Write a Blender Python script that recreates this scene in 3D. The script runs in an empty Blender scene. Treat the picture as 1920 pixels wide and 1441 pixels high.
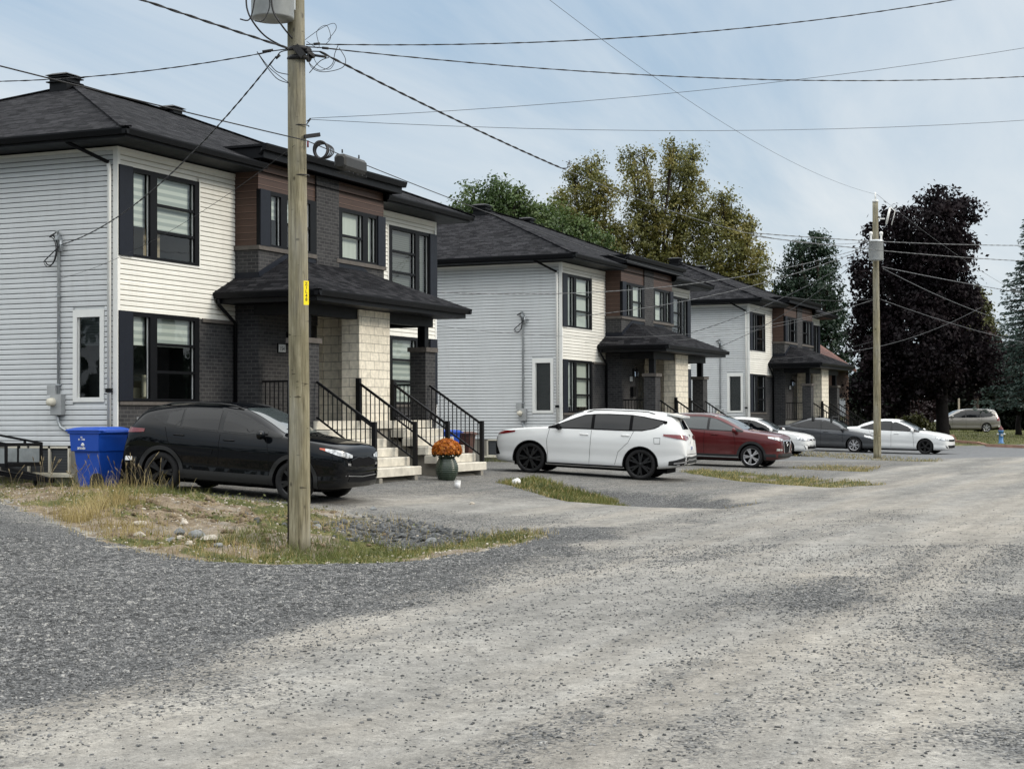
import bpy, bmesh, math, random
import numpy as np
from mathutils import Vector, Matrix
from mathutils.bvhtree import BVHTree
random.seed(7)
RNG = np.random.default_rng(11)
sc = bpy.context.scene
COL = sc.collection
R = math.radians

# ------------------------------------------------------------------ mesh builder
class MB:
    def __init__(s): s.v = []; s.f = []; s.m = []; s.sm = []
    def add(s, vs, fs, mi=0, smooth=False):
        b = len(s.v); s.v.extend([tuple(map(float, p)) for p in vs])
        for f in fs: s.f.append(tuple(b+i for i in f)); s.m.append(mi); s.sm.append(smooth)
    def quad(s, a, b, c, d, mi=0): s.add([a, b, c, d], [(0, 1, 2, 3)], mi)
    def poly(s, pts, mi=0): s.add(pts, [tuple(range(len(pts)))], mi)
    def box(s, x0, x1, y0, y1, z0, z1, mi=0):
        if x0 > x1: x0, x1 = x1, x0
        if y0 > y1: y0, y1 = y1, y0
        if z0 > z1: z0, z1 = z1, z0
        s.add([(x0,y0,z0),(x1,y0,z0),(x1,y1,z0),(x0,y1,z0),(x0,y0,z1),(x1,y0,z1),(x1,y1,z1),(x0,y1,z1)],
              [(0,3,2,1),(4,5,6,7),(0,1,5,4),(1,2,6,5),(2,3,7,6),(3,0,4,7)], mi)
    def hexa(s, p, mi=0):
        s.add(p, [(0,3,2,1),(4,5,6,7),(0,1,5,4),(1,2,6,5),(2,3,7,6),(3,0,4,7)], mi)
    def bar(s, a, b, w, h=None, mi=0, up=(0,0,1)):
        h = h or w; a = Vector(a); b = Vector(b); d = (b-a).normalized(); u = Vector(up)
        if abs(d.dot(u)) > .98: u = Vector((1,0,0))
        r = d.cross(u).normalized(); u = r.cross(d).normalized(); r *= w/2; u *= h/2
        s.hexa([a-r-u, a+r-u, b+r-u, b-r-u, a-r+u, a+r+u, b+r+u, b-r+u], mi)
    def tube(s, pts, r, n=8, mi=0, cap=True, smooth=True):
        pts = [Vector(p) for p in pts]; N = len(pts)
        rs = r if isinstance(r, (list, tuple)) else [r]*N
        vs = []; up = None
        for i, p in enumerate(pts):
            d = (pts[min(i+1, N-1)]-pts[max(i-1, 0)]).normalized()
            if up is None:
                up = Vector((0,0,1)) if abs(d.z) < .9 else Vector((1,0,0))
            a = d.cross(up).normalized(); up = a.cross(d).normalized()
            for k in range(n):
                t = 2*math.pi*k/n; vs.append(p+(a*math.cos(t)+up*math.sin(t))*rs[i])
        fs = [(i*n+k, i*n+(k+1) % n, (i+1)*n+(k+1) % n, (i+1)*n+k) for i in range(N-1) for k in range(n)]
        s.add(vs, fs, mi, smooth)
        if cap:
            b = len(s.v)-len(vs)
            s.f.append(tuple(b+k for k in reversed(range(n)))); s.m.append(mi); s.sm.append(False)
            s.f.append(tuple(b+(N-1)*n+k for k in range(n))); s.m.append(mi); s.sm.append(False)
    def lathe(s, prof, n=24, axis='z', org=(0,0,0), mi=0, smooth=True, closed=False):
        vs = []
        for r, h in prof:
            for k in range(n):
                t = 2*math.pi*k/n; c, q = r*math.cos(t), r*math.sin(t)
                p = (c, q, h) if axis == 'z' else ((h, c, q) if axis == 'x' else (c, h, q))
                vs.append((p[0]+org[0], p[1]+org[1], p[2]+org[2]))
        N = len(prof)
        fs = [(i*n+k, i*n+(k+1) % n, (i+1)*n+(k+1) % n, (i+1)*n+k) for i in range(N-1) for k in range(n)]
        if closed: fs += [((N-1)*n+k, (N-1)*n+(k+1) % n, (k+1) % n, k) for k in range(n)]
        s.add(vs, fs, mi, smooth)
    def obj(s, name, mats, parent=None, loc=None, rotz=0.):
        me = bpy.data.meshes.new(name)
        me.from_pydata(s.v, [], s.f)
        if not isinstance(mats, (list, tuple)): mats = [mats]
        for m in mats: me.materials.append(m)
        if len(mats) > 1: me.polygons.foreach_set('material_index', s.m)
        me.polygons.foreach_set('use_smooth', s.sm)
        me.update()
        o = bpy.data.objects.new(name, me); COL.objects.link(o)
        if parent: o.parent = parent
        if loc is not None: o.location = loc
        if rotz: o.rotation_euler.z = rotz
        return o

def np_obj(name, V, F, mat, parent=None, smooth=False, k=4):
    """fast mesh from numpy arrays, all faces with k corners"""
    me = bpy.data.meshes.new(name); n = len(F)
    me.vertices.add(len(V)); me.vertices.foreach_set('co', np.asarray(V, np.float32).ravel())
    me.loops.add(n*k); me.loops.foreach_set('vertex_index', np.asarray(F, np.int32).ravel())
    me.polygons.add(n); me.polygons.foreach_set('loop_start', np.arange(0, n*k, k, dtype=np.int32))
    if smooth: me.polygons.foreach_set('use_smooth', np.ones(n, bool))
    me.materials.append(mat); me.update(calc_edges=True); me.validate()
    o = bpy.data.objects.new(name, me); COL.objects.link(o)
    if parent: o.parent = parent
    return o

def tag(o, label=None, cat=None, group=None, kind=None):
    if label: o['label'] = label
    if cat: o['category'] = cat
    if group: o['group'] = group
    if kind: o['kind'] = kind
    return o
def thing(name, label, cat, loc=(0,0,0), rotz=0, group=None):
    o = bpy.data.objects.new(name, None); COL.objects.link(o)
    o.empty_display_size = .3; o.location = loc; o.rotation_euler.z = rotz
    return tag(o, label, cat, group)
def copy_tree(o, parent=None):
    c = o.copy(); COL.objects.link(c)
    if parent: c.parent = parent
    for ch in list(o.children): copy_tree(ch, c)
    return c

# ------------------------------------------------------------------ materials
class NT:
    def __init__(s, name):
        s.mat = bpy.data.materials.new(name); s.mat.use_nodes = True
        s.t = s.mat.node_tree; s.n = s.t.nodes; s.n.clear()
        s.out = s.n.new('ShaderNodeOutputMaterial')
    def new(s, typ, **kw):
        nd = s.n.new(typ)
        for k, v in kw.items():
            if k in nd.inputs.keys(): 
                s.put(nd.inputs[k], v)
            else: setattr(nd, k, v)
        return nd
    def put(s, sock, v):
        if hasattr(v, 'is_output') or isinstance(v, bpy.types.NodeSocket): s.t.links.new(v, sock)
        else:
            if sock.type == 'RGBA' and len(v) == 3: v = (*v, 1)
            sock.default_value = v
    def link(s, a, b): s.t.links.new(a, b)
    def math(s, op, a, b=0., c=None, clamp=False):
        nd = s.n.new('ShaderNodeMath'); nd.operation = op; nd.use_clamp = clamp
        s.put(nd.inputs[0], a); s.put(nd.inputs[1], b)
        if c is not None: s.put(nd.inputs[2], c)
        return nd.outputs[0]
    def mix(s, f, a, b, blend='MIX'):
        nd = s.n.new('ShaderNodeMix'); nd.data_type = 'RGBA'; nd.blend_type = blend
        s.put(nd.inputs[0], f); s.put(nd.inputs[6], a); s.put(nd.inputs[7], b)
        return nd.outputs[2]
    def ramp(s, f, pts, interp='LINEAR'):
        nd = s.n.new('ShaderNodeValToRGB'); e = nd.color_ramp.elements; nd.color_ramp.interpolation = interp
        while len(e) < len(pts): e.new(.5)
        for el, (p, c) in zip(e, pts):
            el.position = p; el.color = (*c, 1) if not isinstance(c, (int, float)) else (c, c, c, 1)
        s.put(nd.inputs[0], f); return nd.outputs[0]
    def noise(s, vec, scale, detail=4, rough=.55, dist=0., out=0):
        nd = s.n.new('ShaderNodeTexNoise'); nd.inputs['Scale'].default_value = scale
        nd.inputs['Detail'].default_value = detail; nd.inputs['Roughness'].default_value = rough
        nd.inputs['Distortion'].default_value = dist
        if vec is not None: s.link(vec, nd.inputs['Vector'])
        return nd.outputs[out]
    def vor(s, vec, scale, feature='F1', out='Distance', rnd=1.):
        nd = s.n.new('ShaderNodeTexVoronoi'); nd.feature = feature; nd.inputs['Scale'].default_value = scale
        nd.inputs['Randomness'].default_value = rnd
        s.link(vec, nd.inputs['Vector']); return nd.outputs[out]
    def obj(s): return s.n.new('ShaderNodeTexCoord').outputs['Object']
    def pos(s): return s.n.new('ShaderNodeNewGeometry').outputs['Position']
    def sep(s, v):
        nd = s.n.new('ShaderNodeSeparateXYZ'); s.link(v, nd.inputs[0]); return nd.outputs
    def comb(s, x, y, z=0.):
        nd = s.n.new('ShaderNodeCombineXYZ')
        for i, q in enumerate((x, y, z)): s.put(nd.inputs[i], q)
        return nd.outputs[0]
    def bump(s, h, strength=.3, dist=.01):
        nd = s.n.new('ShaderNodeBump'); nd.inputs['Strength'].default_value = strength
        nd.inputs['Distance'].default_value = dist; s.link(h, nd.inputs['Height']); return nd.outputs[0]
    def bsdf(s, col, rough=.6, metal=0., normal=None, spec=.5, coat=0., coat_r=.03, **kw):
        nd = s.n.new('ShaderNodeBsdfPrincipled')
        s.put(nd.inputs['Base Color'], col); s.put(nd.inputs['Roughness'], rough); s.put(nd.inputs['Metallic'], metal)
        s.put(nd.inputs['Specular IOR Level'], spec); nd.inputs['Coat Weight'].default_value = coat
        nd.inputs['Coat Roughness'].default_value = coat_r
        if normal is not None: s.link(normal, nd.inputs['Normal'])
        for k, v in kw.items(): s.put(nd.inputs[k], v)
        s.link(nd.outputs[0], s.out.inputs[0]); return s.mat
    def wallvec(s):
        """(horizontal run along the wall, height) for axis-aligned walls and roof slopes"""
        p = s.sep(s.obj()); g = s.n.new('ShaderNodeNewGeometry')
        nrm = s.n.new('ShaderNodeVectorTransform'); nrm.vector_type = 'NORMAL'; nrm.convert_from = 'WORLD'; nrm.convert_to = 'OBJECT'
        s.link(g.outputs['True Normal'], nrm.inputs[0]); q = s.sep(nrm.outputs[0])
        sel = s.math('GREATER_THAN', s.math('ABSOLUTE', q[0]), s.math('ABSOLUTE', q[1]))
        run = s.math('ADD', s.math('MULTIPLY', p[1], sel), s.math('MULTIPLY', p[0], s.math('SUBTRACT', 1., sel)))
        return run, p[2], sel, p, q

def srgb(r, g, b):
    f = lambda c: c/12.92 if c <= .04045 else ((c+.055)/1.055)**2.4
    return (f(r/255), f(g/255), f(b/255))
M = {}
def plain(name, col, rough=.6, metal=0., spec=.5, coat=0., var=.12, nscale=3., bump=0., bscale=60.):
    t = NT(name); o = t.obj()
    n = t.noise(o, nscale, 5, .6)
    c = t.mix(1., col, t.ramp(n, [(.25, (1-var,)*3), (.75, (1+var,)*3)]), 'MULTIPLY')
    nm = t.bump(t.noise(o, bscale, 3), bump, .005) if bump else None
    rr = t.math('ADD', t.math('MULTIPLY', t.noise(o, nscale*2.3, 3), .2), rough-.1)
    M[name] = t.bsdf(c, rr, metal, nm, spec, coat); return M[name]

def siding(name, col):
    t = NT(name); o = t.obj(); p = t.sep(o)
    big = t.noise(o, .6, 3); fine = t.noise(t.comb(t.math('MULTIPLY', p[0], 1.5), t.math('MULTIPLY', p[1], 1.5), t.math('MULTIPLY', p[2], 40.)), 2., 4)
    row = t.n.new('ShaderNodeTexWhiteNoise'); row.noise_dimensions = '1D'
    t.link(t.math('FLOOR', t.math('DIVIDE', p[2], .1016)), row.inputs['W'])
    c = t.mix(1., col, t.ramp(big, [(.3, .93), (.7, 1.04)]), 'MULTIPLY')
    c = t.mix(1., c, t.ramp(fine, [(.3, .94), (.7, 1.04)]), 'MULTIPLY')
    c = t.mix(1., c, t.ramp(row.outputs['Value'], [(0., .95), (1., 1.03)]), 'MULTIPLY')
    streak = t.noise(t.comb(t.math('MULTIPLY', p[0], 4.), t.math('MULTIPLY', p[1], 4.), t.math('MULTIPLY', p[2], .5)), 1.5, 4)
    c = t.mix(t.ramp(streak, [(.5, 0.), (.8, .16)]), c, (.30, .29, .26))
    M[name] = t.bsdf(c, .5, 0, t.bump(fine, .12, .004), .35)
siding('siding_side_shaded', (.605, .62, .625)); siding('siding_front_lit', (.775, .765, .71))  # same siding: shade coloured into the sides, sunlight into the front
plain('siding_gap_shade', (.13, .135, .14), .9); plain('siding_gap_shade2', (.34, .31, .26), .9)  # shadow lines under the laps, put in as dark strip colours

def brick(name, col1, col2, mortar, bw, bh, mort, bumps=.5, rough=.85, off=.5):
    t = NT(name); run, z, sel, p, q = t.wallvec()
    b = t.n.new('ShaderNodeTexBrick'); t.link(t.comb(run, z), b.inputs['Vector'])
    b.inputs['Scale'].default_value = 1.; b.inputs['Brick Width'].default_value = bw; b.inputs['Row Height'].default_value = bh
    b.inputs['Mortar Size'].default_value = mort; b.inputs['Mortar Smooth'].default_value = .2; b.offset = off
    b.inputs['Bias'].default_value = 0.
    t.put(b.inputs['Color1'], col1); t.put(b.inputs['Color2'], col2); t.put(b.inputs['Mortar'], mortar)
    o = t.obj(); n = t.noise(o, 9., 6, .65); n2 = t.noise(o, 70., 3)
    c = t.mix(1., b.outputs['Color'], t.ramp(n, [(.3, .8), (.7, 1.2)]), 'MULTIPLY')
    h = t.math('ADD', t.math('MULTIPLY', t.math('SUBTRACT', 1., b.outputs['Fac']), 1.), t.math('MULTIPLY', n2, .35))
    M[name] = t.bsdf(c, rough, 0, t.bump(h, bumps, .008), .3)
brick('brick_dark', (.046, .046, .048), (.026, .026, .029), (.080, .079, .078), .215, .0785, .008)
brick('block_beige', (.76, .71, .60), (.68, .63, .53), (.25, .23, .19), .41, .198, .007, .35)

def boards(name, col, pitch):
    t = NT(name); run, z, sel, p, q = t.wallvec()
    fr = t.math('FRACT', t.math('DIVIDE', z, pitch))
    row = t.n.new('ShaderNodeTexWhiteNoise'); row.noise_dimensions = '1D'; t.link(t.math('FLOOR', t.math('DIVIDE', z, pitch)), row.inputs['W'])
    gr = t.noise(t.comb(t.math('MULTIPLY', run, 1.5), t.math('MULTIPLY', z, 40.), row.outputs['Value']), 2.2, 5, .6)
    c = t.mix(1., col, t.ramp(gr, [(.3, .75), (.7, 1.3)]), 'MULTIPLY')
    c = t.mix(1., c, t.ramp(row.outputs['Value'], [(0., .85), (1., 1.15)]), 'MULTIPLY')
    c = t.mix(t.math('GREATER_THAN', fr, .9), c, (.012, .006, .004))
    c = t.mix(t.math('MULTIPLY', t.math('LESS_THAN', fr, .1), .5), c, (.20, .125, .095))
    h = t.math('LESS_THAN', fr, .9)
    M[name] = t.bsdf(c, .55, 0, t.bump(h, .6, .01), .4)
boards('wood_brown', (.060, .033, .024), .15)

def shingles(name):
    t = NT(name); run, z, sel, p, q = t.wallvec()
    dep = t.math('ADD', t.math('MULTIPLY', p[0], sel), t.math('MULTIPLY', p[1], t.math('SUBTRACT', 1., sel)))
    b = t.n.new('ShaderNodeTexBrick'); jit = t.noise(t.obj(), 3., 3)
    t.link(t.comb(t.math('ADD', run, t.math('MULTIPLY', jit, .25)), dep), b.inputs['Vector'])
    b.inputs['Scale'].default_value = 1.; b.inputs['Brick Width'].default_value = .27; b.inputs['Row Height'].default_value = .132
    b.inputs['Mortar Size'].default_value = .010; b.inputs['Bias'].default_value = -.1; b.offset = .37
    t.put(b.inputs['Color1'], (.0065, .007, .009)); t.put(b.inputs['Color2'], (.036, .036, .040)); t.put(b.inputs['Mortar'], (.003, .003, .004))
    g = t.noise(t.obj(), 130., 2); n = t.noise(t.obj(), 1.3, 5)
    c = t.mix(1., b.outputs['Color'], t.ramp(g, [(.3, .65), (.7, 1.35)]), 'MULTIPLY')
    c = t.mix(1., c, t.ramp(n, [(.3, .8), (.7, 1.2)]), 'MULTIPLY')
    hh = t.math('ADD', t.math('SUBTRACT', 1., b.outputs['Fac']), t.math('MULTIPLY', g, .4))
    M[name] = t.bsdf(c, .95, 0, t.bump(hh, .7, .014), .08)
shingles('shingle')

plain('black_trim', (.003, .0035, .005), .5, 0, .16, 0, .2, 4.)
plain('soffit', (.012, .015, .018), .6, 0, .2)
plain('shutter', (.0085, .011, .018), .5, 0, .2, 0, .1, 5.)
plain('white_trim', (.74, .74, .71), .45, 0, .4, 0, .05)
plain('grey_trim', (.40, .42, .43), .5)
plain('sill_stone', (.10, .09, .082), .85, 0, .3, 0, .25, 8., .3)
plain('step_concrete', (.55, .52, .45), .85, 0, .3, 0, .28, 4., .4)
plain('parging', (.24, .225, .195), .92, 0, .25, 0, .22, 2.5, .4, 40.)
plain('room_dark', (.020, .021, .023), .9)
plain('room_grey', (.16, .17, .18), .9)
plain('rail_black', (.004, .004, .005), .5, 0, .2)
plain('door_black', (.014, .015, .018), .35)
plain('galv', (.42, .44, .45), .45, .5, .5, 0, .15, 8.)
plain('meter_grey', (.33, .34, .34), .6)
plain('cream', (.62, .58, .48), .55)
plain('cable_black', (.010, .010, .012), .6)
plain('cable_grey', (.09, .095, .10), .5)
plain('tyre', (.014, .014, .015), .85, 0, .3, 0, .2, 10.)
plain('rim_black', (.012, .012, .013), .35, .2)
plain('rim_silver', (.55, .55, .57), .3, .8)
plain('car_plastic', (.009, .0095, .0105), .6)
plain('chrome', (.7, .7, .72), .15, 1.)
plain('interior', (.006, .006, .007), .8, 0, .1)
plain('bin_blue', (.007, .062, .38), .42, 0, .45, 0, .08, 3.)
plain('bin_black', (.022, .026, .026), .5)
plain('bin_brown', (.075, .03, .02), .55)
plain('white_paint', (.8, .8, .8), .5, 0, .4, 0, .04)
plain('cardboard', (.42, .33, .23), .85)
plain('hydrant_blue', (.05, .17, .38), .5)
plain('hydrant_red', (.10, .02, .018), .5)
plain('pot_green', (.030, .046, .032), .25, 0, .6, 0, .3, 6.)
plain('fabric', (.35, .30, .22), .95)
plain('tag_yellow', (.95, .74, .01), .5, 0, .4, 0, .03)
plain('tag_black', (.02, .02, .02), .6)
plain('trailer_panel', (.30, .32, .32), .6, .3, .5, 0, .25, 5.)
plain('red_ribbon', (.22, .01, .015), .6)
plain('terracotta', (.17, .085, .070), .9, 0, .3, 0, .25, 2.)
plain('house_brick', (.10, .060, .045), .9, 0, .3, 0, .2, 3.)
plain('timber', (.46, .40, .32), .85, 0, .3, 0, .25, 5.)
plain('kerb_stone', (.33, .20, .155), .9, 0, .3, 0, .3, 2., .4)
plain('porcelain', (.7, .7, .68), .25)
plain('bark_shaded', (.010, .009, .009), .95, 0, .1, 0, .35, 4., .6, 20.); plain('bark', (.040, .032, .026), .95, 0, .2, 0, .35, 4., .6, 20.)  # first one is bark with the crown's shade put into its colour

def blind(name, c1, c2, pitch):
    t = NT(name); p = t.sep(t.obj())
    f = t.math('FRACT', t.math('DIVIDE', p[2], pitch))
    c = t.mix(t.ramp(f, [(.42, 0.), (.5, 1.), (.92, 1.), (1., 0.)]), c1, c2)
    M[name] = t.bsdf(c, .8)
blind('blind_zebra', (.80, .82, .80), (.52, .56, .56), .15)
blind('blind_slat', (.20, .21, .21), (.13, .14, .14), .055)
blind('blind_dark', (.05, .055, .06), (.034, .038, .042), .055)
t = NT('curtain'); p = t.sep(t.obj())
M['curtain'] = t.bsdf(t.mix(t.noise(t.comb(t.math('MULTIPLY', p[0], 14.), t.math('MULTIPLY', p[1], 14.), t.math('MULTIPLY', p[2], .6)), 1., 3), (.62, .66, .62), (.84, .86, .82)), .9)

def pane(name, tint, gloss_add=.04):
    t = NT(name)
    tr = t.new('ShaderNodeBsdfTransparent', Color=tint); gl = t.new('ShaderNodeBsdfGlossy', Color=(1, 1, 1), Roughness=.015)
    fr = t.new('ShaderNodeFresnel', IOR=1.5)
    nz = t.noise(t.obj(), 1.2, 2); t.link(t.bump(nz, .04, .05), gl.inputs['Normal'])
    mx = t.new('ShaderNodeMixShader'); t.put(mx.inputs[0], t.math('ADD', t.math('MULTIPLY', fr.outputs[0], .8), gloss_add, clamp=True))
    t.link(tr.outputs[0], mx.inputs[1]); t.link(gl.outputs[0], mx.inputs[2]); t.link(mx.outputs[0], t.out.inputs[0])
    M[name] = t.mat
pane('glass', (.84, .89, .87), .012); pane('car_glass', (.34, .37, .38), .06); pane('car_glass_dark', (.07, .075, .08), .05)
pane('car_windscreen', (.62, .68, .68), .08); pane('lamp_clear', (.9, .92, .95), .10)

def paint(name, col, metal=0., rough=.35, flake=.0, dust=.12):
    t = NT(name); o = t.obj(); p = t.sep(o)
    d = t.noise(o, 2.5, 5, .65)
    low = t.ramp(p[2], [(.18, 1.), (.75, 0.)])
    f = t.math('MULTIPLY', t.math('ADD', t.math('MULTIPLY', low, .8), .15), t.math('MULTIPLY', d, dust*2))
    c = t.mix(f, col, (.30, .28, .25))
    rr = t.math('ADD', t.math('MULTIPLY', f, 1.2), rough)
    M[name] = t.bsdf(c, rr, metal, None, .0 if name == 'paint_black' else .18, {'paint_black': .6}.get(name, .7), .01)
paint('paint_black', (.0022, .003, .0045), 0., .22, 0, .022); paint('paint_white', (.74, .75, .75), 0., .4, 0, .08); paint('paint_red', (.085, .006, .008), .35, .38)
paint('paint_grey', (.055, .060, .068), .5, .35); paint('paint_silver', (.26, .25, .235), .6, .4)
t = NT('lamp_red'); M['lamp_red'] = t.bsdf((.16, .006, .008), .2, 0, None, .6, .8)
t = NT('lamp_amber'); M['lamp_amber'] = t.bsdf((.55, .09, .03), .2, 0, None, .6, .8)
t = NT('lamp_silver'); M['lamp_silver'] = t.bsdf(t.ramp(t.noise(t.obj(), 14., 2), [(.35, .25), (.6, .85)]), .25, .6, None, .6, 1.)

# weathered treated-pine pole
t = NT('pole_wood'); o = t.obj(); p = t.sep(o)
st = t.noise(t.comb(t.math('MULTIPLY', p[0], 1.), t.math('MULTIPLY', p[1], 1.), t.math('MULTIPLY', p[2], .06)), 26., 6, .7)
bl = t.noise(t.comb(p[0], p[1], t.math('MULTIPLY', p[2], .5)), 4., 5, .6)
c = t.ramp(st, [(.32, (.080, .068, .042)), (.46, (.215, .192, .128)), (.56, (.29, .262, .178)), (.72, (.42, .39, .295))])
c = t.mix(t.ramp(bl, [(.42, 0.), (.66, .75)]), c, (.16, .145, .092))
kn = t.vor(t.comb(t.math('MULTIPLY', p[0], 1.), t.math('MULTIPLY', p[1], 1.), t.math('MULTIPLY', p[2], .55)), 4.2)
c = t.mix(t.ramp(kn, [(.06, .9), (.11, 0.)]), c, (.035, .028, .018))
crk = t.noise(t.comb(p[0], p[1], t.math('MULTIPLY', p[2], .025)), 46., 3, .6)
c = t.mix(t.ramp(crk, [(.61, 0.), (.68, .8)]), c, (.05, .042, .028))
dash = t.noise(t.comb(t.math('MULTIPLY', p[0], 2.5), t.math('MULTIPLY', p[1], 2.5), t.math('MULTIPLY', p[2], 9.)), 1.9, 2, .5)
c = t.mix(t.ramp(dash, [(.70, 0.), (.74, .8)]), c, (.04, .033, .022))
grw = t.noise(t.comb(p[0], p[1], t.math('MULTIPLY', p[2], .25)), 2.2, 4, .6)
c = t.mix(t.ramp(grw, [(.45, 0.), (.65, .55)]), c, (.27, .265, .24))
M['pole_wood'] = t.bsdf(c, .9, 0, t.bump(st, .5, .01), .2)
def foliage(name, dark, mid, light, scale=.45):
    t = NT(name); o = t.obj(); n = t.noise(o, scale, 4, .6); w = t.noise(o, scale*9, 2)
    c = t.ramp(t.math('ADD', t.math('MULTIPLY', n, .65), t.math('MULTIPLY', w, .35)), [(.34, dark), (.5, mid), (.66, light)])
    d = t.new('ShaderNodeBsdfDiffuse', Color=c); tl = t.new('ShaderNodeBsdfTranslucent', Color=c)
    gl = t.new('ShaderNodeBsdfGlossy', Roughness=.5, Color=(.6, .6, .6))
    m1 = t.new('ShaderNodeMixShader', Fac=.25); t.link(d.outputs[0], m1.inputs[1]); t.link(tl.outputs[0], m1.inputs[2])
    m2 = t.new('ShaderNodeMixShader', Fac=.015 if name in ('leaf_purple', 'leaf_hedge') else .05); t.link(m1.outputs[0], m2.inputs[1]); t.link(gl.outputs[0], m2.inputs[2])
    t.link(m2.outputs[0], t.out.inputs[0]); M[name] = t.mat
foliage('leaf_green', (.020, .040, .012), (.055, .095, .026), (.115, .155, .045))
foliage('leaf_poplar', (.046, .054, .014), (.145, .148, .038), (.28, .225, .06))
foliage('leaf_dark', (.006, .017, .010), (.016, .037, .020), (.036, .065, .032))
foliage('leaf_purple', (.0052, .0042, .0056), (.0115, .0084, .0105), (.023, .0155, .018))
foliage('leaf_plum', (.010, .005, .006), (.022, .010, .011), (.045, .022, .020))
foliage('leaf_spruce', (.014, .030, .026), (.042, .072, .062), (.10, .14, .12))
foliage('leaf_hedge', (.0026, .004, .003), (.006, .009, .0055), (.016, .021, .010), .6)
foliage('leaf_olive', (.03, .034, .010), (.075, .08, .024), (.14, .14, .05), .8)
foliage('grass_green', (.035, .050, .012), (.105, .125, .030), (.21, .21, .065), 1.5)
foliage('grass_straw', (.10, .075, .035), (.20, .155, .080), (.33, .27, .15), 2.)
foliage('grass_dry', (.13, .105, .038), (.30, .235, .09), (.52, .43, .22), 2.)
foliage('mum_orange', (.16, .035, .004), (.50, .14, .010), (.72, .34, .05), 14.)
# ------------------------------------------------------------------ duplex house
W = 13.96; DEP = 10.; BX0 = 4.11; BX1 = 9.85; BY = -.607; ZL = 3.2; ZT = 6.05; PITCH = .1016
class Wall:
    """wall-local (u along, z up, d outwards) -> house-local xyz"""
    def __init__(s, kind, off): s.k = kind; s.o = off
    def p(s, u, d, z):
        return (u, s.o-d, z) if s.k == 'f' else ((s.o-d, u, z) if s.k == 'l' else (s.o+d, u, z))
    def box(s, mb, u0, u1, d0, d1, z0, z1, mi=0):
        a = s.p(u0, d0, z0); b = s.p(u1, d1, z1); mb.box(a[0], b[0], a[1], b[1], a[2], b[2], mi)
    def rect(s, mb, u0, u1, d, z0, z1, mi=0):
        q = [s.p(u0, d, z0), s.p(u1, d, z0), s.p(u1, d, z1), s.p(u0, d, z1)]
        if s.k == 'l': q.reverse()
        mb.poly(q, mi)
def lap(mb, wl, u0, u1, z0, z1, holes=(), proud=.014):
    n = max(1, round((z1-z0)/PITCH)); 
    for i in range(n):
        a = z0+i*PITCH; b = min(a+PITCH, z1)
        if b-a < .01: continue
        segs = [(u0, u1)]
        for (h0, h1, g0, g1) in holes:
            if b > g0+.004 and a < g1-.004:
                ns = []
                for s0, s1 in segs:
                    if h0 > s0: ns.append((s0, min(h0, s1)))
                    if h1 < s1: ns.append((max(h1, s0), s1))
                segs = [q for q in ns if q[1]-q[0] > .005]
        for s0, s1 in segs:
            pr = [(-.010, a+.013), (proud, a+.013), (proud*.78, b-.030), (proud*.15, b-.004), (-.012, b)]
            for (da, za), (db, zb) in zip(pr, pr[1:]):
                q = [wl.p(s0, da, za), wl.p(s1, da, za), wl.p(s1, db, zb), wl.p(s0, db, zb)]
                mb.poly(q[::-1] if wl.k == 'l' else q)
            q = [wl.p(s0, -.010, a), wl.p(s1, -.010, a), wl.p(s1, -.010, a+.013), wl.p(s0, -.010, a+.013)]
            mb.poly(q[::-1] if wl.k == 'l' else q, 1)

def holed(mb, wl, u0, u1, z0, z1, holes, d=0.):
    """flat wall face with rectangular holes"""
    us = sorted({u0, u1, *[min(max(h[0], u0), u1) for h in holes], *[min(max(h[1], u0), u1) for h in holes]})
    zs = sorted({z0, z1, *[min(max(h[2], z0), z1) for h in holes], *[min(max(h[3], z0), z1) for h in holes]})
    for a, b in zip(us, us[1:]):
        for c, e in zip(zs, zs[1:]):
            m, n = (a+b)/2, (c+e)/2
            if any(h[0] < m < h[1] and h[2] < n < h[3] for h in holes): continue
            wl.rect(mb, a, b, d, c, e)

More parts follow.
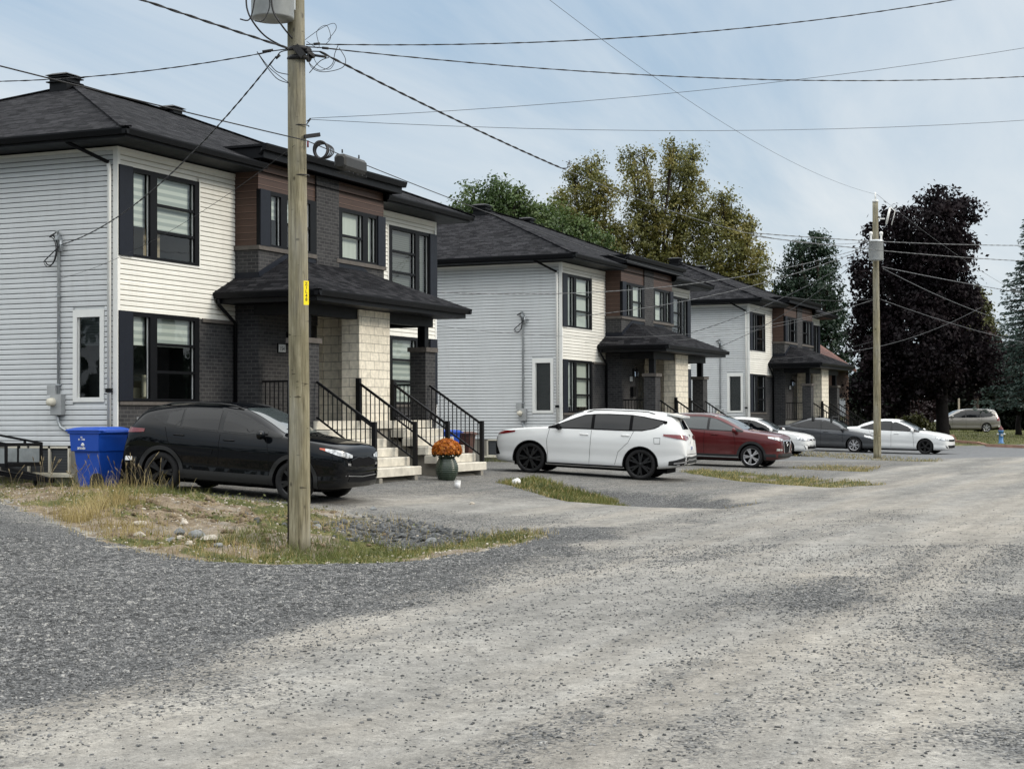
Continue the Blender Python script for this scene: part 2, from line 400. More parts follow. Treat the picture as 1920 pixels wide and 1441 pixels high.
def make_window(root, wl, u0, u1, z0, z1, cells, frame=M['black_trim'], fr=.055, proud=.035, cover='blind_zebra', drop=1., room='room_dark', deep=1.0, shutter=None, label=None):
    """cells: list of (ua, ub, [bar heights]).  one frame, one pane mesh, one blind"""
    mb = MB(); g = MB(); inner = MB()
    us = [u0]
    edges = sorted(cells)
    # outer frame and mullions: everything of the opening that is not glass
    prev = u0
    for ua, ub, bars in edges:
        wl.box(mb, prev, ua, -.05, proud, z0, z1); prev = ub
        wl.box(mb, ua, ub, -.05, proud, z1-fr*1.6, z1); wl.box(mb, ua, ub, -.05, proud, z0, z0+fr)
        for b in bars: wl.box(mb, ua, ub, -.05, proud-.012, b-.028, b+.028)
        wl.rect(g, ua, ub, -.035, z0+fr*.5, z1-fr*.8)
        for (p, q) in ((ua, ua+.022), (ub-.022, ub)): wl.box(inner, p, q, -.05, -.02, z0+fr, z1-fr*1.6)
    wl.box(mb, prev, u1, -.05, proud, z0, z1)
    f = mb.obj('window', frame, root)
    if label: f['label'] = label
    inner.obj('frame', M['grey_trim'] if frame is M['black_trim'] else M['white_trim'], f)
    g.obj('pane', M['glass'], f)
    if cover:
        b = MB(); zb = z1-.06-(z1-z0-.12)*drop
        for ua, ub, bars in edges:
            wl.rect(b, ua-.03, ub+.03, -.13, zb, z1-.05)
            if drop < .97: wl.box(b, ua-.03, ub+.03, -.145, -.12, zb-.03, zb)
        b.obj('blind', M[cover], f)
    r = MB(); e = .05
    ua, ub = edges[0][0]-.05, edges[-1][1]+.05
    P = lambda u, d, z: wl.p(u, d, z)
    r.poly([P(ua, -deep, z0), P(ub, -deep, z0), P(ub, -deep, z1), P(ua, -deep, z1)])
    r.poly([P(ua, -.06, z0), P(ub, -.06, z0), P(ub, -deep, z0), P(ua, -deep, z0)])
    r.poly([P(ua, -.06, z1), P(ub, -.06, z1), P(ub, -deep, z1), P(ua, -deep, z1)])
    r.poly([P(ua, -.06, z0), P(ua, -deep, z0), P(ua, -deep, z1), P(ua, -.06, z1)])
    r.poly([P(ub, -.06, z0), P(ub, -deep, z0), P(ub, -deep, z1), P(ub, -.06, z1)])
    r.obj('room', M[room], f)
    if shutter:
        s = MB(); wl.box(s, shutter[0], shutter[1], .0, .06, z0, z1)
        s.obj('panel', M['shutter'], f)
    return f

def gutter(mb, pts, out, z, h=.13, w=.12, lip=.012):
    """K-style gutter: box trough with a proud lip, along pts; out = outward unit vector"""
    for a, b in zip(pts, pts[1:]):
        ox, oy = out
        A = [(a[0]+ox*q, a[1]+oy*q) for q in (0, w*.7, w)]; B = [(b[0]+ox*q, b[1]+oy*q) for q in (0, w*.7, w)]
        mb.poly([(*A[0], z-h), (*B[0], z-h), (*B[1], z-h), (*A[1], z-h)])
        mb.poly([(*A[1], z-h), (*B[1], z-h), (*B[2], z-.03), (*A[2], z-.03)])
        mb.poly([(*A[2], z-.03), (*B[2], z-.03), (*B[2], z), (*A[2], z)])
        mb.poly([(*A[0], z-.004), (*B[0], z-.004), (*B[2], z-.004), (*A[2], z-.004)])
        for Q in (A, B): mb.poly([(*Q[0], z-h), (*Q[1], z-h), (*Q[2], z-.03), (*Q[2], z), (*Q[0], z)])

def make_house(loc, label, cfg):
    root = thing('duplex_house', label, 'house', loc, 0, 'grey and white duplex houses in a row')
    F = Wall('f', 0.); L = Wall('l', 0.); Rr = Wall('r', W); B = Wall('f', BY)
    mir = lambda a, b: (W-b, W-a)
    # ---- siding
    mb = MB(); sw = (.30, 1.05, 1.42, 3.23)
    lap(mb, L, 0., DEP, .55, 6.4, [sw]); holed(mb, L, 0.02, DEP, .55, 6.4, [sw], -.014); mb.obj('side_siding', [M['siding_side_shaded'], M['siding_gap_shade']], root)
    mb = MB(); lap(mb, Rr, 0., DEP, .55, 6.4); holed(mb, Rr, .02, DEP, .55, 6.4, [], -.014); mb.obj('side_siding', [M['siding_side_shaded'], M['siding_gap_shade']], root)
    mb = MB(); mb.box(.0, W, DEP-.02, DEP, .55, 6.4); mb.obj('rear_wall', M['siding_side_shaded'], root)
    h1 = (0, 2.73, 4.28, 6.05); h2 = (*mir(0, 2.73), 4.28, 6.05)
    for a, b, h in ((.012, BX0, h1), (BX1, W-.012, h2)):
        mb = MB(); lap(mb, F, a, b, ZL, 6.4, [h]); holed(mb, F, max(a, .02), min(b, W-.02), ZL, 6.4, [h], -.014); F.box(mb, a, b, 0, .018, ZL-.02, ZL+.012); mb.obj('front_siding', [M['siding_front_lit'], M['siding_gap_shade2']], root)
    # white corner posts, window surrounds and frieze
    for sx in (0, 1):
        mb = MB(); x0, x1 = ((-.028, .0), (W, W+.028))[sx]; mb.box(x0, x1, -.026, .085, .55, 6.4)
        for c, d in ((ZL, 4.28), (6.05, 6.4)): F.box(mb, *((.0, .06), (W-.06, W))[sx], 0, .024, c, d)
        mb.obj('corner_post', M['white_trim'], root)
        q = (lambda a, b: (a, b)) if sx == 0 else mir
        mb = MB(); F.box(mb, *q(2.73, 2.78), 0, .022, 4.235, 6.05); F.box(mb, *q(.06, 2.73), 0, .022, 4.235, 4.28); F.box(mb, *q(.06, BX0-.001), 0, .024, 6.34, 6.4)
        mb.obj('window_trim', M['white_trim'], root)
    mb = MB(); L.box(mb, .085, DEP, 0, .02, 6.34, 6.4); mb.obj('frieze', M['white_trim'], root)
    # ---- brick
    mb = MB()
    lw1 = (0.0, 2.73, 1.437, 3.2); lw2 = (*mir(0, 2.73), 1.437, 3.2)
    for q in ((lambda a, b: (a, b)), mir):
        mb = MB(); a, b = q(.01, BX0); mb.box(a, b, 0, .2, -.6, 1.36); a, b = q(2.73, BX0); mb.box(a, b, 0, .2, 1.3605, 3.19); mb.obj('brick_wall', M['brick_dark'], root)
    mb = MB()
    # bay, ground floor with two door openings and two-storey pilaster
    d1 = (5.55, 6.62, 1.02, 3.2); d2 = (*mir(5.55, 6.62), 1.02, 3.2)
    bw1 = (4.11, 6.52, 4.82, 6.05); bw2 = (*mir(4.11, 6.52), 4.82, 6.05)
    holed(mb, B, BX0, BX1, -.6, 4.82, [d1, d2, (6.62, W-6.62, 1.02, 3.52)])
    mb.poly([(BX0, 0, -.6), (BX0, BY, -.6), (BX0, BY, 4.82), (BX0, 0, 4.82)]); mb.poly([(BX1, 0, -.6), (BX1, BY, -.6), (BX1, BY, 4.82), (BX1, 0, 4.82)])
    mb.obj('bay_wall', M['brick_dark'], root)
    mb = MB(); mb.box(6.52, 7.56, BY-.035, BY+.1, 4.4, 6.66); mb.obj('pilaster', M['brick_dark'], root)
    for a, b in ((3.9, 4.44), (9.52, 10.06)):
        mb = MB(); mb.box(a, b, -1.92, -1.5, -.6, 2.68); pd = mb.obj('pedestal', M['brick_dark'], root)
        mb = MB(); mb.box(a-.05, b+.05, -1.97, -1.45, 2.68, 2.79); mb.obj('cap', M['sill_stone'], pd)
    for q in ((lambda a, b: (a, b)), mir):
        mb = MB(); F.box(mb, *q(2.84, BX0), 0, .05, 3.115, 3.19); mb.obj('stone_band', M['sill_stone'], root)
        mb = MB(); F.box(mb, *q(.03, 2.9), 0, .05, 1.36, 1.425); mb.obj('window_sill', M['sill_stone'], root)
        mb = MB(); a, b = q(BX0-.05, BX0); mb.box(a, b, BY-.05, 0, 4.735, 4.825); a, b = q(BX0, 6.52); mb.box(a, b if b < 7 else b, BY-.05, BY, 4.735, 4.825); mb.obj('window_sill', M['sill_stone'], root)
    mb = MB(); mb.box(6.25, 7.71, -1.9, -1.45, .9, 3.52); mb.box(6.86, 7.10, -1.449, BY, .9, 3.52); mb.obj('block_pier', M['block_beige'], root)
    for a, b in ((6.62, 6.859), (7.101, W-6.62)): mb = MB(); B.box(mb, a, b, -.06, .0, 1.02, 3.52); mb.obj('block_wall', M['block_beige'], root)
    # ---- brown boards on the bay
    for q in ((lambda a, b: (a, b)), mir):
        mb = MB(); a, b = q(BX0+.002, BX0+.05); mb.box(a, b, BY+.004, 0, 4.825, 6.66); mb.obj('brown_cladding', M['wood_brown'], root)
        mb = MB(); a, b = q(BX0+.051, 6.52); mb.box(max(a, 7.56) if a > 7 else a, b, BY+.004, BY+.06, 6.05, 6.66); mb.obj('brown_cladding', M['wood_brown'], root)
    # ---- windows
    mid = [5.40, 4.86]
    make_window(root, F, 0.0, 2.73, 4.28, 6.05, [(.47, 1.02, []), (1.25, 2.57, mid)], shutter=(.0, .42), **cfg['ul'])
    make_window(root, F, *mir(0, 2.73), 4.28, 6.05, [(*mir(.47, 1.02), []), (*mir(1.25, 2.57), mid)], shutter=mir(.0, .42), **cfg['ur'])
    mid = [2.585, 2.03]
    make_window(root, F, 0.0, 2.73, 1.437, 3.2, [(.47, 1.02, []), (1.25, 2.57, mid)], shutter=(.0, .42), **cfg['ll'])
    make_window(root, F, *mir(0, 2.73), 1.437, 3.2, [(*mir(.47, 1.02), []), (*mir(1.25, 2.57), mid)], shutter=mir(.0, .42), **cfg['lr'])
    make_window(root, B, 4.11, 6.52, 4.825, 6.05, [(4.58, 4.98, []), (5.24, 6.24, [5.40])], shutter=(4.112, 4.5), deep=.9, **cfg['bl'])
    make_window(root, B, 7.56, 9.848, 4.825, 6.05, [(*mir(4.58, 4.98), []), (*mir(5.24, 6.24), [5.40])], shutter=mir(4.115, 4.5), deep=.9, **cfg['br'])
    make_window(root, L, .30, 1.05, 1.42, 3.23, [(.40, .95, [])], frame=M['white_trim'], fr=.09, proud=.03, label='tall narrow white framed side window', **cfg['sw'])
    # ---- doors
    for k, (a, b, c, d) in enumerate((d1, d2)):
        s = 1 if k == 0 else -1
        mb = MB(); B.box(mb, a, b, -.09, -.02, c, d); dr = mb.obj('entry_door', M['door_black'], root)
        mb = MB(); x0, x1 = (a+.33, b-.35) if k == 0 else (a+.35, b-.33)
        B.rect(mb, x0, x1, -.016, 1.5, 2.85); mb.obj('pane', M['glass'], dr)
        mb = MB(); hx = b-.18 if k == 0 else a+.18
        mb.tube([B.p(hx, 0., 1.9), B.p(hx, .06, 1.9), B.p(hx, .06, 2.2), B.p(hx, 0., 2.2)], .015, 6); mb.obj('handle', M['galv'], dr)
        # wall lantern, number plaque
        lx = 5.3 if k == 0 else W-5.3
        mb = MB(); B.box(mb, lx-.05, lx+.05, 0, .03, 2.72, 3.0); mb.tube([B.p(lx, .03, 2.98), B.p(lx, .12, 3.05), B.p(lx, .14, 2.98)], .012, 6)
        o = B.p(lx, .14, 0); mb.lathe([(.02, 2.98), (.09, 2.93), (.075, 2.92)], 6, 'z', (o[0], o[1], 0), smooth=False); mb.lathe([(.05, 2.70), (.06, 2.72)], 6, 'z', (o[0], o[1], 0), smooth=False)
        ln = mb.obj('porch_lantern', M['rail_black'], root)
        mb = MB(); mb.lathe([(.055, 2.72), (.07, 2.92)], 6, 'z', (o[0], o[1], 0), smooth=False); mb.obj('glass', M['lamp_clear'], ln)
    # number plaque by the left door
    mb = MB(); B.box(mb, 4.86, 5.2, 0, .025, 2.52, 2.74); pl = mb.obj('number_plaque', M['rail_black'], root)
    mb = MB(); B.box(mb, 4.885, 5.175, .025, .03, 2.545, 2.715); mb.obj('plate', M['grey_trim'], pl)
    if cfg.get('number'):
        lettering('digits', cfg['number'], B.p(5.03, .032, 2.575), .13, M['rail_black'], pl, 'front')
    if cfg.get('mailbox'):
        mb = MB(); B.box(mb, 5.0, 5.3, 0, .12, 2.0, 2.35); mb.obj('mailbox', M['rail_black'], root)
    # ---- porch: landing, steps, railings
    mb = MB(); mb.box(4.2, 9.76, -1.97, BY-.001, .84, 1.02); mb.obj('porch_landing', M['step_concrete'], root)
    for x0, x1 in ((4.2, 6.3), (7.66, 9.76)):
        mb = MB()
        for i in range(5):
            z = .82-.2*i; y = -1.97-.29*i
            mb.hexa([(x0, y-.30, z-.19), (x1, y-.30, z-.19), (x1, y+.02, z-.19), (x0, y+.02, z-.19), (x0, y-.30, z-.02), (x1, y-.30, z-.02), (x1, y+.02, z-.02), (x0, y+.02, z-.02)])
            mb.hexa([(x0, y-.30, z-.02), (x1, y-.30, z-.02), (x1, y+.0, z-.02), (x0, y+.0, z-.02), (x0+.015, y-.285, z), (x1-.015, y-.285, z), (x1-.015, y+.0, z), (x0+.015, y+.0, z)])
        mb.obj('concrete_steps', M['step_concrete'], root)
    mb = MB(); mb.box(4.26, 9.70, -1.9, BY-.002, -.7, .84); mb.obj('porch_base', M['parging'], root)
    for x0, x1 in ((4.36, 6.14), (7.82, 9.60)):
        mb = MB()
        for xx in (x0, x1-.14):
            a = [(xx, -1.9, .62), (xx, -1.9, -.7), (xx, -3.42, -.7), (xx, -3.42, -.20)]; b = [(p[0]+.14, p[1], p[2]) for p in a]
            mb.add(a+b, [(0, 1, 2, 3), (7, 6, 5, 4), (0, 3, 7, 4), (1, 5, 6, 2), (3, 2, 6, 7), (0, 4, 5, 1)])
        mb.add([(x0, -1.95, .55), (x1, -1.95, .55), (x1, -3.38, -.35), (x0, -3.38, -.35)], [(0, 1, 2, 3)])
        mb.obj('step_support', M['parging'], root)
    mb = MB()
    mb.box(.03, W-.03, .0+.21, DEP-.03, -.8, .55); mb.box(.02, .029, .0, DEP, -.8, .55)
    bwn = []
    mb.obj('foundation', M['parging'], root)
    for side in (0,):
        mb = MB(); L.box(mb, 1.13, 2.72, .0, .02, .0, .03); 
        for a, b in ((1.13, 1.17), (1.60, 1.65), (2.12, 2.17), (2.68, 2.72)): L.box(mb, a, b, -.02, .03, .03, .55)
        L.box(mb, 1.13, 2.72, -.02, .03, .51, .55); L.box(mb, 1.05, 2.9, -.02, .05, -.06, .0)
        f = mb.obj('basement_window', M['cream'], root)
        mb = MB(); L.rect(mb, 1.13, 2.72, -.012, .03, .55); mb.obj('pane', M['blind_dark'], f)
    for (xr, y0, z0, y1, z1, top) in ((4.28, -1.95, 1.86, -3.3, .95, 0), (6.16, -1.95, 1.86, -3.3, .95, 1), (7.80, -1.95, 1.86, -3.3, .95, 1), (9.68, -1.95, 1.86, -3.3, .95, 0)):
        mb = MB(); mb.bar((xr, y0, z0), (xr, y1, z1), .045, .05); mb.bar((xr, y0, z0-.76), (xr, y1, z1-.76), .035, .035)
        n = 12
        for i in range(n):
            f = (i+.5)/n; y = y0+(y1-y0)*f; z = z0+(z1-z0)*f; mb.box(xr-.009, xr+.009, y-.009, y+.009, z-.76, z)
        mb.box(xr-.045, xr+.045, y1-.09, y1, .0, 1.0)
        if top: mb.box(xr-.05, xr+.05, y0-.03, y0+.07, 1.02, 1.97)
        mb.obj('stair_railing', M['rail_black'], root)
    for xr in (4.26, 9.70):
        mb = MB(); mb.box(xr-.02, xr+.02, -1.5, BY-.01, 1.86, 1.9); mb.box(xr-.015, xr+.015, -1.5, BY-.01, 1.1, 1.13)
        for i in range(8):
            y = -1.46+i*.11; mb.box(xr-.009, xr+.009, y-.009, y+.009, 1.13, 1.86)
        mb.obj('porch_railing', M['rail_black'], root)
    # posts, beam, ceiling
    for a in (4.07, 9.69): mb = MB(); mb.box(a, a+.2, -1.82, -1.62, 2.79, 3.3); mb.obj('porch_post', M['black_trim'], root)
    mb = MB()
    mb.box(3.9, 6.249, -1.86, -1.6, 3.3, 3.53); mb.box(3.92, 4.14, -1.6, BY-.002, 3.3, 3.53); mb.obj('porch_beam', M['black_trim'], root)
    mb = MB(); mb.box(7.711, 10.06, -1.86, -1.6, 3.3, 3.53); mb.box(9.82, 10.04, -1.6, BY-.002, 3.3, 3.53); mb.obj('porch_beam', M['black_trim'], root)
    # ---- porch roof
    X0, X1, Y0, Z0, S = 3.27, 10.69, -2.6, 3.765, .44
    zt = Z0+S*(-.607-Y0)
    xa, xb = X0+(-.607-Y0), X1-(-.607-Y0)
    mb = MB()
    mb.poly([(X0, 0, Z0), (X0, Y0, Z0), (xa, BY, zt), (BX0, BY, Z0+S*(BX0-X0)), (BX0, 0, Z0+S*(BX0-X0))])
    mb.poly([(X0, Y0, Z0), (X1, Y0, Z0), (xb, BY, zt), (xa, BY, zt)])
    mb.poly([(X1, Y0, Z0), (X1, 0, Z0), (BX1, 0, Z0+S*(X1-BX1)), (BX1, BY, Z0+S*(X1-BX1)), (xb, BY, zt)])
    pr = mb.obj('porch_roof', M['shingle'], root)
    mb = MB(); i = .1
    mb.box(X0+i, X1-i, Y0+i, Y0+i+.02, 3.53, 3.75); mb.box(X0+i, X0+i+.02, Y0+i+.02, 0, 3.53, 3.75); mb.box(X1-i-.02, X1-i, Y0+i+.02, 0, 3.53, 3.75)
    mb.poly([(X0+i, Y0+i, 3.535), (X1-i, Y0+i, 3.535), (X1-i, 0, 3.535), (X0+i, 0, 3.535)])
    gutter(mb, [(X0-.02, Y0+i), (X1+.02, Y0+i)], (0, -1), 3.762); gutter(mb, [(X0+i, 0), (X0+i, Y0-.02)], (-1, 0), 3.762); gutter(mb, [(X1-i, 0), (X1-i, Y0-.02)], (1, 0), 3.762)
    mb.obj('porch_gutter', M['black_trim'], root)
    mb = MB(); mb.tube([(X0+.04, -.12, 3.62), (X0+.05, -.12, 3.5), (BX0-.08, -.07, 3.15), (BX0-.06, -.06, -.1)], .04, 6)
    mb.obj('downspout', M['black_trim'], root)
    mb = MB(); zz = Z0+S*(BX0-X0)
    mb.bar((BX0-.012, 0, zz+.05), (BX0-.012, BY-.012, zz+.05), .02, .12); mb.bar((BX0-.01, BY-.012, zz+.05), (xa, BY-.012, zt+.05), .02, .12); mb.bar((xa, BY-.012, zt+.05), (xb, BY-.012, zt+.05), .02, .12)
    mb.bar((xb, BY-.012, zt+.05), (BX1+.01, BY-.012, Z0+S*(X1-BX1)+.05), .02, .12)
    mb.obj('flashing', M['shutter'], root)
    # ---- main hip roof
    e, ze, zr = .8, 6.6, 8.93
    mb = MB(); x0, x1, y0, y1 = -e, W+e, -e, DEP+e; rx0, rx1, ry = 5.0, W-5.0, 5.0
    mb.poly([(x0, y0, ze), (x1, y0, ze), (rx1, ry, zr), (rx0, ry, zr)]); mb.poly([(x1, y0, ze), (x1, y1, ze), (rx1, ry, zr)])
    mb.poly([(x1, y1, ze), (x0, y1, ze), (rx0, ry, zr), (rx1, ry, zr)]); mb.poly([(x0, y1, ze), (x0, y0, ze), (rx0, ry, zr)])
    rf = mb.obj('roof', M['shingle'], root)
    mb = MB()
    for a, b in (((x0, y0, ze), (rx0, ry, zr)), ((x1, y0, ze), (rx1, ry, zr)), ((rx0, ry, zr), (rx1, ry, zr)), ((x0, y1, ze), (rx0, ry, zr))):
        mb.bar((a[0], a[1], a[2]+.012), (b[0], b[1], b[2]+.012), .22, .025)
    mb.obj('ridge_cap', M['shingle'], rf)
    mb = MB(); i = .1
    mb.poly([(x0+i, y0+i, 6.43), (x1-i, y0+i, 6.43), (x1-i, y1-i, 6.43), (x0+i, y1-i, 6.43)])
    mb.obj('soffit', M['soffit'], root)
    mb = MB()
    mb.box(x0+i-.02, x0+i, y0+i-.02, y1-i, 6.425, 6.585); mb.box(x0+i, BX0+.02, y0+i-.02, y0+i, 6.425, 6.585)
    gutter(mb, [(x0-.02, y0+i-.02), (BX0+.08, y0+i-.02)], (0, -1), 6.597, .12, .1); gutter(mb, [(x0+i-.02, y1), (x0+i-.02, y0-.02)], (-1, 0), 6.597, .12, .1); mb.obj('eave_gutter', M['black_trim'], root)
    mb = MB(); mb.box(x1-i, x1-i+.02, y0+i-.02, y1-i, 6.425, 6.585); mb.box(BX1-.02, x1-i, y0+i-.02, y0+i, 6.425, 6.585)
    gutter(mb, [(BX1-.08, y0+i-.02), (x1+.02, y0+i-.02)], (0, -1), 6.597, .12, .1); gutter(mb, [(x1-i+.02, y0-.02), (x1-i+.02, y1)], (1, 0), 6.597, .12, .1); mb.obj('eave_gutter', M['black_trim'], root)
    for sx, ox in ((-1, 0), (1, W)):
        mb = MB(); q = lambda dx, y, z: (ox+sx*dx, y, z)
        mb.tube([q(.72, .75, 6.52), q(.66, .68, 6.42), q(.09, .14, 6.08)], .038, 8)
        mb.tube([q(.085, .16, 6.1), q(.07, .14, 5.95), q(.07, .14, .62)], .04, 8, 1)
        mb.box(*sorted((ox+sx*.028, ox+sx*.115)), .085, .2, 1.60, 1.68, 0)
        mb.obj('downspout', [M['black_trim'], M['white_trim']], root)
    # ---- bay cornice: flat-topped box running back into the roof
    mb = MB(); c0, c1 = BX0-.33, BX1+.33
    mb.box(c0, c1, -.95, .12, 6.66, 6.90)
    gutter(mb, [(c0-.06, -.95), (c1+.06, -.95)], (0, -1), 6.955, .14, .12); mb.box(c0-.05, c1+.05, -.95, .14, 6.90, 6.95)
    for sx, ox in ((-1, c0), (1, c1)): mb.tube([(ox+sx*.02, -.93, 6.86), (ox+sx*.02, -.9, 6.76), (ox-sx*.1, -.72, 6.7), (ox-sx*.28, -.7, 6.6)], .03, 6)
    mb.obj('bay_cornice', M['black_trim'], root)
    # ---- roof vents
    for (vx, vy, vz, w, h) in ((4.62, 5.0, 8.60, .245, .46), (8.75, 4.95, 8.62, .20, .40)):
        mb = MB(); mb.box(vx-w, vx+w, vy-w, vy+w, vz, vz+h)
        for k in range(3 if h > .5 else 2): mb.box(vx-w-.06, vx+w+.06, vy-w-.06, vy+w+.06, vz+h-.06-.11*k, vz+h-.035-.11*k)
        mb.hexa([(vx-w-.08, vy-w-.08, vz+h), (vx+w+.08, vy-w-.08, vz+h), (vx+w+.08, vy+w+.08, vz+h), (vx-w-.08, vy+w+.08, vz+h), (vx-w+.05, vy-w+.05, vz+h+.06), (vx+w-.05, vy-w+.05, vz+h+.06), (vx+w-.05, vy+w-.05, vz+h+.06), (vx-w+.05, vy+w-.05, vz+h+.06)])
        mb.obj('roof_vent', M['black_trim'], root)
    # ---- service mast with meter on the left wall
    mb = MB(); y = 1.38
    mb.tube([(-.05, y, 1.55), (-.05, y, 4.72), (-.07, y, 4.8), (-.14, y, 4.78)], .028, 8)
    mb.tube([(-.06, y, 1.2), (-.06, y, 1.05), (-.06, y-.06, .93), (-.05, y-.2, .86), (-.05, y-.4, .84)], .032, 8)
    for z in (1.75, 2.6, 3.5, 4.4): mb.box(-.09, -.014, y-.045, y+.045, z, z+.03)
    mb.box(-.16, -.013, y-.06, y+.0, 4.62, 4.7); mb.tube([(-.1, y-.10, 4.4), (-.1, y-.10, 4.62)], .035, 8)
    ms = mb.obj('service_mast', M['galv'], root)
    mb = MB(); mb.box(-.15, -.014, y-.14, y+.12, 1.17, 1.58); mb.box(-.13, -.014, y+.02, y+.22, 1.56, 1.75); mb.obj('meter_box', M['meter_grey'], ms)
    mb = MB(); mb.lathe([(0, -.27), (.075, -.265), (.085, -.2), (.085, -.15)], 16, 'x', (0, y+.06, 1.42)); mb.obj('meter', M['cream'], ms)
    mb = MB()
    lp = [(-.14, y, 4.76)]+[(-.12+.03*math.sin(a), y+.16+.16*math.cos(a)-.02, 4.42+.30*math.sin(a)) for a in [1.4+.35*k for k in range(13)]]+[(-.12, y-.08, 4.5), (-.1, y-.12, 4.6)]
    mb.tube(lp, .012, 6); mb.tube([(p[0]-.02, p[1]+.015, p[2]-.03) for p in lp], .009, 6); mb.obj('cable_loop', M['cable_black'], ms)
    # small outlet cover on the brick
    mb = MB(); F.box(mb, .62, .76, 0, .07, .98, 1.12); mb.obj('outlet_cover', M['white_trim'], root)
    return root

def lettering(name, text, loc, size, mat, parent, face='front', yaw=0., depth=.002, spacing=1.):
    cu = bpy.data.curves.new(name, 'FONT'); cu.body = text; cu.size = size; cu.align_x = 'CENTER'; cu.extrude = depth
    cu.space_line = .85*spacing; cu.resolution_u = 3
    tmp = bpy.data.objects.new(name, cu); COL.objects.link(tmp)
    dg = bpy.context.evaluated_depsgraph_get(); dg.update()
    me = bpy.data.meshes.new_from_object(tmp.evaluated_get(dg)); bpy.data.objects.remove(tmp)
    me.materials.clear(); me.materials.append(mat)
    rot = {'front': Matrix.Rotation(R(90), 4, 'X'), 'left': Matrix.Rotation(R(-90), 4, 'Z') @ Matrix.Rotation(R(90), 4, 'X')}[face]
    me.transform(Matrix.Translation(loc) @ Matrix.Rotation(yaw, 4, 'Z') @ rot)
    o = bpy.data.objects.new(name, me); COL.objects.link(o); o.parent = parent
    return o
full = dict(cover='curtain', drop=1.)
c1 = dict(ul=dict(drop=.63, cover='blind_zebra', room='room_grey'), ur=dict(cover='blind_slat', drop=1.), ll=dict(drop=.34, cover='blind_zebra'), lr=dict(cover='blind_zebra', drop=1.),
          bl=dict(cover='blind_zebra', drop=.45, room='room_grey'), br=dict(cover='curtain', drop=1.), sw=dict(cover='blind_dark', drop=.36), number='154')
c2 = dict(ul=dict(cover='curtain', drop=1.), ur=dict(cover='blind_slat', drop=.7), ll=dict(cover='curtain', drop=.9), lr=dict(cover='curtain', drop=1.), bl=full, br=full, sw=dict(cover='blind_dark', drop=1.), mailbox=1)
c3 = dict(ul=dict(cover=None), ur=dict(cover=None), ll=dict(cover=None), lr=dict(cover=None), bl=dict(cover=None), br=dict(cover=None), sw=dict(cover='blind_dark', drop=1.))
H1 = make_house((0, 0, 0), 'nearest duplex house, with the blue cart at its corner and the black SUV in front', c1)
H2 = make_house((24.07, .36, -.2165), 'middle duplex house of the row, behind the white SUV', c2)
H3 = make_house((47.04, .35, -.194), 'farthest duplex house of the row, behind the dark grey sedan', c3)
# ------------------------------------------------------------------ ground
def sstep(a, b, x):
    t = np.clip((x-a)/(b-a), 0, 1); return t*t*(3-2*t)
def vnoise(x, y, seed=0):
    xi = np.floor(x).astype(np.int64); yi = np.floor(y).astype(np.int64); fx = x-xi; fy = y-yi
    def h(a, b):
        n = (a*374761393+b*668265263+seed*974711) & 0x7fffffff
        n = ((n ^ (n >> 13))*1274126177) & 0x7fffffff
        return ((n ^ (n >> 16)) & 0xffff)/65535.
    u = fx*fx*(3-2*fx); v = fy*fy*(3-2*fy)
    return (h(xi, yi)*(1-u)+h(xi+1, yi)*u)*(1-v)+(h(xi, yi+1)*(1-u)+h(xi+1, yi+1)*u)*v
def fbm(x, y, o=4, seed=0):
    s = 0; a = .5
    for k in range(o): s = s+a*vnoise(x*2**k, y*2**k, seed+k*17); a *= .5
    return s/(1-.5**o)
def pdist(x, y, poly):
    """signed distance, positive inside"""
    P = np.array(poly, float); n = len(P); ins = np.zeros(x.shape, bool); d = np.full(x.shape, 1e9)
    for i in range(n):
        a, b = P[i], P[(i+1) % n]
        if abs(b[1]-a[1]) > 1e-9:
            c = ((a[1] > y) != (b[1] > y)) & (x < (b[0]-a[0])*(y-a[1])/(b[1]-a[1])+a[0]); ins ^= c
        e = b-a; t = np.clip(((x-a[0])*e[0]+(y-a[1])*e[1])/(e@e), 0, 1)
        d = np.minimum(d, np.hypot(x-a[0]-t*e[0], y-a[1]-t*e[1]))
    return np.where(ins, d, -d)
ISLE = [(2.4, 5.2), (-2., 1.2), (-5.65, -2.03), (-7.7, -4.93), (-9.5, -7.5), (-10.1, -9.1), (-9.8, -10.3), (-9.2, -11.1), (-7.76, -11.3), (-4.9, -11.05), (-4.0, -10.2), (-4.6, -9.6), (-3.0, -7.8), (-2.0, -5.9), (-1.75, -4.2), (-1.7, -2.4), (-1.7, -.9), (.0, -.2), (.0, 5.)]
SW2 = [(8.6, -4.4), (9.9, -4.6), (8.3, -7.0), (7.6, -9.2), (5.0, -11.6), (2.3, -11.5), (2.7, -10.1), (4.0, -7.9), (6.7, -5.1)]
GR2 = [(7.6, -4.7), (9.7, -4.7), (7.0, -7.7), (4.6, -8.9), (4.0, -8.0)]
SW3 = [(18.4, -5.5), (21., -5.3), (19.5, -8.), (16.9, -10.2), (13.7, -12.2), (11.6, -11.4), (14.3, -8.6)]
SW4 = [(24.6, -7.0), (28.6, -7.4), (27, -9.4), (22.1, -10.2)]
SW5 = [(36, -4.0), (42.4, -3.4), (40, -7.4), (36.6, -9.8), (33.2, -10.4), (34.6, -7.6)]
GRAV1 = [(-30., -13.3), (-19., -13.6), (-16.56, -13.2), (-14.4, -13.05), (-11.7, -12.85), (-8., -12.), (-5.2, -11.75), (-3.3, -11.1), (-5, -10), (-8, -9), (-8, -4), (-3, 2), (-2, 12), (-14, 14), (-30, 6)]
